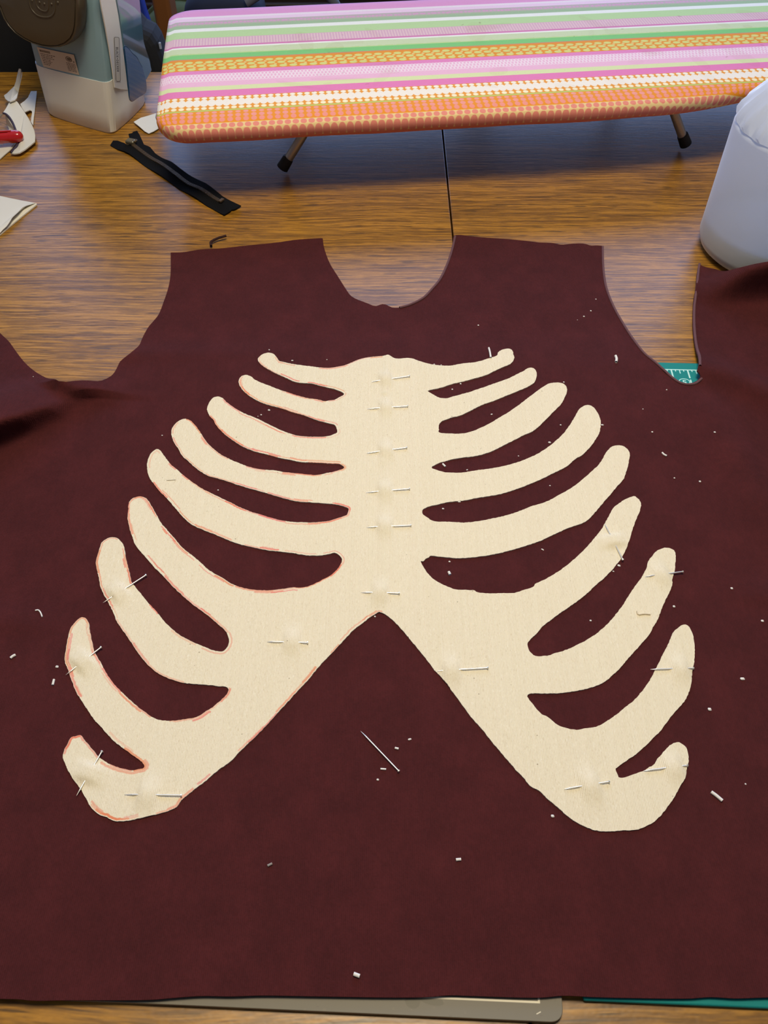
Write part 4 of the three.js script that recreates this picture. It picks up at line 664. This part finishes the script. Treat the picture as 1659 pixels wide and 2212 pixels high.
{
  const t = thing('narrow_paper_cutout', 'narrow white tongue-shaped cut-out curling up at its slim end', 'paper', W(25, 215).setY(T));
  bent('sheet', PZ([90, 695, 0.010, 160, 645, 0.012, 230, 575, 0.016, 320, 490, 0.021, 360, 380, 0.026, 385, 260, 0.031, 410, 150, 0.036, 430, 85, 0.040, 475, 95, 0.040, 498, 150, 0.037, 500, 220, 0.034, 470, 350, 0.028, 440, 480, 0.022, 410, 620, 0.016, 380, 750, 0.024, 340, 795, 0.024, 230, 835, 0.024, 180, 825, 0.020, 120, 770, 0.014]), 0.0010, paper, t);
}
{
  const t = thing('notched_paper_cutout', 'white cut-out scrap with a cut hole beside the steam iron', 'paper', W(70, 235).setY(T));
  bent('sheet', PZ([705, 600, 0.004, 835, 595, 0.004, 825, 720, 0.003, 805, 900, 0.002, 785, 1080, 0.002, 765, 1240, 0.002, 755, 1380, 0.002, 700, 1290, 0.002, 715, 1180, 0.002, 730, 1080, 0.002, 720, 1040, 0.003, 680, 1025, 0.004, 560, 1070, 0.006, 500, 980, 0.007, 460, 890, 0.008, 560, 820, 0.007, 640, 740, 0.006, 660, 690, 0.005]), 0.0009, paper, t);
}
{
  const t = thing('straight_paper_strip', 'white straight strip of cut paper in front of the red pen', 'paper', W(15, 330).setY(T));
  bent('sheet', PZ([-60, 1960, 0.002, 20, 1860, 0.003, 110, 1770, 0.004, 380, 1700, 0.004, 370, 1780, 0.003, 290, 1870, 0.002, 200, 1960, 0.002, 160, 1990, 0.002, -60, 2190, 0.0015]), 0.0009, paper, t);
}
{
  const a = W(-70, 302, 0.013), b = W(37, 294.5, 0.012), t = thing('red_pen', 'glossy red plastic pen lying across the white cut-outs', 'pen', a.clone());
  const q = b.clone().sub(a), d = q.clone().normalize(), red = std(lin(0.50, 0.010, 0.014), 0.2, { clearcoat: 0.6 });
  obj('barrel', [bar(V(0, 0, 0), q, 0.0068, 0.0058, 20)], red, t);
  obj('cap_end', [new THREE.SphereGeometry(0.0064, 20, 14).scale(1, 0.92, 0.92).translate(q.x, q.y, q.z), bar(q.clone().addScaledVector(d, -0.008), q, 0.0064, 0.0064, 20)], red, t);
  obj('clip', tube([V(0.006, 0.0075, 0.002), q.clone().multiplyScalar(0.5).add(V(0, 0.0072, 0.002)), q.clone().add(V(-0.004, 0.0066, 0.002))], 0.0011, 10, 6), red, t);
}
{
  const t = thing('paper_envelope', 'white paper envelope with a cream edge gaping open at one side', 'envelope', W(20, 455).setY(T));
  const E2 = (a) => { const r = []; for (let i = 0; i < a.length; i += 3) r.push([a[i] / 15.08, 400 + a[i + 1] / 15.08, a[i + 2]]); return r; };
  bent('back_sheet', E2([-900, 140, 0.0015, 0, 375, 0.0015, 600, 490, 0.0015, 1190, 590, 0.0015, 1195, 625, 0.0015, 1000, 780, 0.0015, 700, 1020, 0.0015, 400, 1265, 0.0015, 0, 1600, 0.0015, -900, 2250, 0.0015]), 0.0012, paperBack, t);
  bent('front_sheet', E2([-900, 130, 0.003, 0, 350, 0.003, 350, 425, 0.003, 700, 495, 0.0028, 1000, 550, 0.0024, 1150, 582, 0.0020, 1040, 610, 0.003, 880, 660, 0.0042, 740, 720, 0.005, 660, 800, 0.0055, 560, 905, 0.0058, 400, 1050, 0.0058, 310, 1200, 0.0052, 220, 1330, 0.0044, 100, 1440, 0.0036, 0, 1550, 0.003, -900, 2100, 0.003]), 0.0004, paper, t);
}
{
  const t = thing('paper_scrap', 'small white paper scrap tucked between the iron and ironing board', 'paper', W(318, 266).setY(T));
  const S2 = (a) => { const r = []; for (let i = 0; i < a.length; i += 3) r.push([a[i] / 3.95, a[i + 1] / 3.95, a[i + 2]]); return r; };
  bent('sheet', S2([1140, 1040, 0.003, 1200, 1005, 0.003, 1270, 985, 0.002, 1332, 966, 0.003, 1325, 1000, 0.002, 1335, 1030, 0.002, 1366, 1050, 0.002, 1360, 1090, 0.002, 1310, 1120, 0.002, 1268, 1138, 0.0015, 1235, 1120, 0.002, 1190, 1080, 0.003]), 0.0006, std(lin(0.78, 0.78, 0.78), 0.7), t);
}

// ---------------------------------------------------------------- lint and thread ends on the cloth
const lintMat = std(lin(0.82, 0.79, 0.74), 0.9), onCloth = (x, y) => { const q = pl(x, y, ribH); return V(q[0], shirtTop(q[0], q[1]), q[1]); };
const speck = new THREE.IcosahedronGeometry(1, 1); { const p = speck.attributes.position; for (let i = 0; i < p.count; i++) { const k = 0.8 + 0.4 * Math.abs(Math.sin(p.getX(i) * 7.1 + p.getY(i) * 5.3 + p.getZ(i) * 3.7)); p.setXYZ(i, p.getX(i) * k, p.getY(i) * k, p.getZ(i) * k); } speck.computeVertexNormals(); }
const lint = (x, y, l = 0.0006, w = 0.0006, a = 0) => {
  const m = obj('lint_speck', speck, lintMat), p = onCloth(x, y); m.scale.set(l, Math.min(l, w) * 0.7, w); m.rotation.y = a; m.position.copy(p).y += Math.min(l, w) * 0.5;
  const where = y < 800 ? (x > 1200 ? 'on the shoulder panel beside the armhole' : 'just above the topmost ribs') : x < 830 ? (y > 1300 ? (y > 1600 ? 'near the loose pin in the notch' : x > 700 ? 'at the point of the notch' : 'beside the second lowest red-outlined rib') : x > 400 ? 'in the gaps between red-outlined ribs' : 'outside the tips of the red-outlined ribs')
    : y > 1590 && x < 1000 ? 'near the loose pin in the notch' : x < 1290 && y < 1360 ? 'in the gaps between unmarked ribs' : y > 1250 ? 'beyond the lower unmarked ribs' : 'between the unmarked rib tips and the armhole';
  tag(m, 'tiny white lint speck ' + where, 'lint', 'lint ' + where);
};
for (const [x, y, l, w, a] of [[123, 1440, 8, 7], [350, 940, 5, 4], [581, 885, 8, 7], [564, 895, 6, 5], [557, 898, 3, 3], [631, 776, 8, 5], [706, 774, 4, 4], [581, 752, 5, 5], [471, 1058, 5, 4], [938, 786, 5, 4], [953, 788, 5, 4], [977, 841, 6, 6], [995, 829, 6, 6], [1062, 895, 7, 5, 0.5], [1009, 1015, 6, 4, 0.4], [1187, 956, 9, 7], [957, 1099, 7, 5], [992, 1084, 9, 6], [1172, 1187, 9, 4, -0.6], [971, 1213, 6, 5], [810, 1331, 5, 5], [1337, 1222, 9, 7, -0.3], [1325, 1234, 5, 4], [1276, 1340, 6, 5], [1456, 1310, 7, 7], [1218, 825, 6, 5], [1301, 918, 9, 6], [1211, 918, 6, 5], [1409, 933, 6, 6], [1389, 883, 4, 4], [1457, 1032, 5, 5], [1512, 1040, 7, 7], [1540, 943, 7, 6], [1440, 842, 5, 5], [1289, 639, 5, 5], [1278, 664, 6, 6], [1263, 676, 7, 6], [1249, 683, 3, 3], [1034, 695, 6, 6], [1580, 1272, 7, 7], [1647, 1341, 8, 7], [1604, 1466, 12, 8], [1533, 1532, 9, 9], [1611, 1693, 4, 4], [1194, 1762, 8, 7], [885, 1596, 9, 5, 0.3], [816, 1683, 6, 5], [74, 819, 3, 3], [1084, 1010, 5, 4], [1120, 985, 4, 4], [1188, 1049, 5, 4]]) lint(x, y, l * 0.0001, w * 0.0001, a || 0);
const end = (label, pts, r, mat = lintMat) => { const P = pts.map(([x, y]) => onCloth(x, y)), o = P[0].clone(); const g = new THREE.TubeGeometry(new THREE.CatmullRomCurve3(P.map((p) => p.clone().sub(o).add(V(0, r * 0.9, 0)))), 14, r, 6, false); const m = obj('thread_end', g, mat); m.position.copy(o); tag(m, label, 'thread', 'thread ends on the cloth'); return m; };
end('curled white thread end like a hook on the maroon cloth', [[77, 1320], [83, 1319], [88, 1324], [92, 1334]], 0.00045);
end('stubby cream thread end on the maroon cloth beside the long curled hook', [[23, 1422], [28, 1418], [34, 1415]], 0.0008);
end('short upright white thread end beside the second lowest red-outlined rib', [[114, 1480], [117, 1468]], 0.0007);
end('long straight white thread end beyond the lowest unmarked rib tip', [[1536, 1711], [1547, 1719], [1560, 1730]], 0.0009);
end('short white thread end below the lowest point of the notch', [[985, 1857], [996, 1856]], 0.0007);
end('grey thread end alone on the cloth below the straight notch edge', [[578, 1870], [588, 1865]], 0.0006, std(lin(0.30, 0.27, 0.25), 0.9));
end('short white thread end close to the hem', [[764, 2104], [777, 2109]], 0.0009);
end('white tuft of thread on the shoulder beside the armhole', [[1330, 768], [1332, 775], [1331, 782]], 0.0011);
end('short white thread end beside the head of the loose pin', [[853, 1615], [861, 1617]], 0.0006);
end('short white thread end beside the shaft of the loose pin', [[822, 1660], [834, 1661]], 0.0005);
end('white thread end inside the gap between third and fourth unmarked ribs', [[956, 1003], [962, 1009]], 0.0007);
end('white thread end in the widest gap above the unmarked flank', [[969, 1236], [972, 1242]], 0.0009);
end('shiny bent thread end out beyond the fifth unmarked rib tip', [[1430, 978], [1434, 982], [1440, 985]], 0.0007);
{
  const ontoRib = (pts, r, label, mat) => { const P = pts.map(([x, y]) => { const q = pl(x, y, ribH); return V(q[0], Math.max(ribTop(q[0], q[1]), shirtTop(q[0], q[1])) + r * 0.9, q[1]); }), o = P[0].clone(); const m = obj('thread_end', new THREE.TubeGeometry(new THREE.CatmullRomCurve3(P.map((p) => p.sub(o))), 14, r, 6, false), mat); m.position.copy(o); tag(m, label, 'thread', 'thread ends on the cloth'); };
  const cream = std(lin(0.72, 0.62, 0.45), 0.9);
  ontoRib([[1375, 1322], [1378, 1329], [1390, 1328], [1404, 1329]], 0.0005, 'cream thread curl lying on the third lowest unmarked rib', cream);
  ontoRib([[1056, 751], [1058, 760], [1060, 774]], 0.0008, 'cream thread whisker standing off the topmost unmarked rib', lintMat);
  ontoRib([[360, 1039], [380, 1038]], 0.00018, 'thin grey thread on the fifth red-outlined rib', std(lin(0.3, 0.27, 0.22), 0.9));
}

// ---------------------------------------------------------------- beyond the table
{
  const wood = std(lin(0.20, 0.072, 0.018), 0.4), t = thing('wooden_chair', 'orange-brown wooden chair standing behind the table with its back to it', 'chair', V(0, 0, -1.20));
  const px = (x, y, z) => { const d = ray(x, y); return camera.position.x + d.x * (z / d.z); };
  const xc = px(358, 60, -1.255), w = 0.44;
  for (const s of [0, 1]) obj('back_post', rbox(0.024, 1.0, 0.042, 0.006, xc + 0.004 + s * w, 0.5, -0.055), wood, t);
  obj('seat', rbox(w + 0.02, 0.03, 0.40, 0.01, xc + w / 2, 0.445, -0.25), wood, t);
  for (const y of [0.62, 0.95]) obj('back_rail', rbox(w - 0.02, 0.06, 0.018, 0.006, xc + w / 2, y, -0.055), wood, t);
  for (const s of [0, 1]) obj('front_leg', rbox(0.034, 0.43, 0.034, 0.006, xc + s * w, 0.215, -0.42), wood, t);
}
{
  const z0 = -1.10, n = V(0, 0, 1), at = (x, y) => onPlane(x, y, V(0, 0, z0 - 0.045), n);
  const t = thing('black_bag', 'tall black fabric bag slumped against the far table edge', 'bag', V(-0.4, 0, z0));
  const top = [[-140, -60], [60, -120], [250, -60], [300, 20], [318, 40], [338, 50], [350, 68], [360, 95], [368, 120], [376, 158]].map(([x, y]) => at(x, y)), pts = top.map((p) => new THREE.Vector2(p.x + 0.4, p.y));
  pts.push(new THREE.Vector2(pts[9].x + 0.01, 0.35), new THREE.Vector2(pts[9].x + 0.01, 0.0), new THREE.Vector2(pts[0].x, 0.0));
  const g = new THREE.ExtrudeGeometry(new THREE.Shape(pts), { depth: 0.02, bevelEnabled: true, bevelThickness: 0.018, bevelSize: 0.012, bevelOffset: -0.012, bevelSegments: 4 }).translate(0, 0, -0.04);
  obj('bag_body', g, std(lin(0.006, 0.006, 0.008), 0.85), t);
  const q = at(357, 78); obj('zip_pull', rbox(0.003, 0.008, 0.003, 0.0010, q.x + 0.399, q.y, -0.014), std(lin(0.35, 0.38, 0.45), 0.4), t);
}
{
  const z0 = -1.40, at = (x, y) => onPlane(x, y, V(0, 0, z0 - 0.02), V(0, 0, 1));
  const t = thing('blue_jacket', 'shiny royal blue jacket hanging behind the black bag', 'jacket', V(-0.4, 0, z0));
  const r = [[338, 70], [332, 45], [322, 15], [312, -20], [290, -70], [200, -110], [60, -110], [-60, -60], [-120, 60]].map(([x, y]) => at(x, y)), pts = r.map((p) => new THREE.Vector2(p.x + 0.4, p.y));
  pts.push(new THREE.Vector2(pts[8].x, 0.1), new THREE.Vector2(pts[0].x, 0.1));
  obj('jacket_body', new THREE.ExtrudeGeometry(new THREE.Shape(pts), { depth: 0.012, bevelEnabled: true, bevelThickness: 0.015, bevelSize: 0.02, bevelOffset: -0.02, bevelSegments: 5 }).translate(0, 0, -0.006), std(lin(0.012, 0.04, 0.30), 0.4, { sheen: 0.4 }), t);
  const hook = obj('hanger_hook', tube([V(0.0, pts[5].y, 0), V(0, pts[5].y + 0.05, 0), V(0.03, pts[5].y + 0.07, 0)], 0.003, 10, 6), steel, t); hook.userData.label = 'steel hanger hook';
}
{
  const t = thing('low_cabinet', 'low dark brown wooden cabinet under the window', 'cabinet', V(0.1, 0, -2.28)), w = std(lin(0.030, 0.013, 0.009), 0.5);
  obj('carcass', rbox(2.4, 0.52, 0.40, 0.01, 0, 0.28, 0), w, t);
  for (let i = 0; i < 4; i++) { const d = obj('cabinet_door', rbox(0.57, 0.44, 0.018, 0.006, -0.9 + i * 0.6, 0.28, 0.206), w, t); obj('knob', new THREE.SphereGeometry(0.012, 12, 8).translate(-0.9 + i * 0.6 + (i % 2 ? -0.24 : 0.24), 0.34, 0.226), steel, d); }
  obj('plinth', box(-1.16, 1.16, 0, 0.03, -0.18, 0.18), w, t);
}
{
  const f = (x, y, z) => onPlane(x, y, V(0, 0, z), V(0, 0, 1)), p = f(408, 22, -1.93);
  const c = thing('green_cushion', 'dull green cushion half hidden by the wooden chair post', 'cushion', V(p.x - 0.02, 0, -1.93));
  obj('cushion_body', new THREE.SphereGeometry(1, 32, 20).scale(0.15, Math.max(0.1, p.y / 2 + 0.01), 0.08).translate(0, Math.max(0.1, p.y / 2 + 0.01), 0), std(lin(0.10, 0.13, 0.055), 0.9), c);
  obj('piping', new THREE.TorusGeometry(1, 0.03, 6, 40).scale(0.15, Math.max(0.1, p.y / 2 + 0.01), 0.08).translate(0, Math.max(0.1, p.y / 2 + 0.01), 0), std(lin(0.07, 0.09, 0.04), 0.9), c);
  const q = f(428, 6, -1.76);
  const b = thing('navy_backpack', 'dark navy backpack with grey strap on the floor behind the ironing board', 'backpack', V(q.x + 0.05, 0, -1.76));
  obj('pack_body', rbox(0.15, q.y + 0.03, 0.13, 0.045, 0, (q.y + 0.03) / 2, 0, 5), std(lin(0.012, 0.016, 0.035), 0.8), b);
  obj('strap', tube([V(0.05, q.y + 0.02, 0.06), V(0.12, q.y + 0.05, 0.05), V(0.2, q.y + 0.02, 0.02), V(0.24, q.y - 0.12, 0.02), V(0.06, q.y - 0.16, 0.07)], 0.009, 30, 8), std(lin(0.16, 0.17, 0.20), 0.7), b);
}

renderer.render(scene, camera);
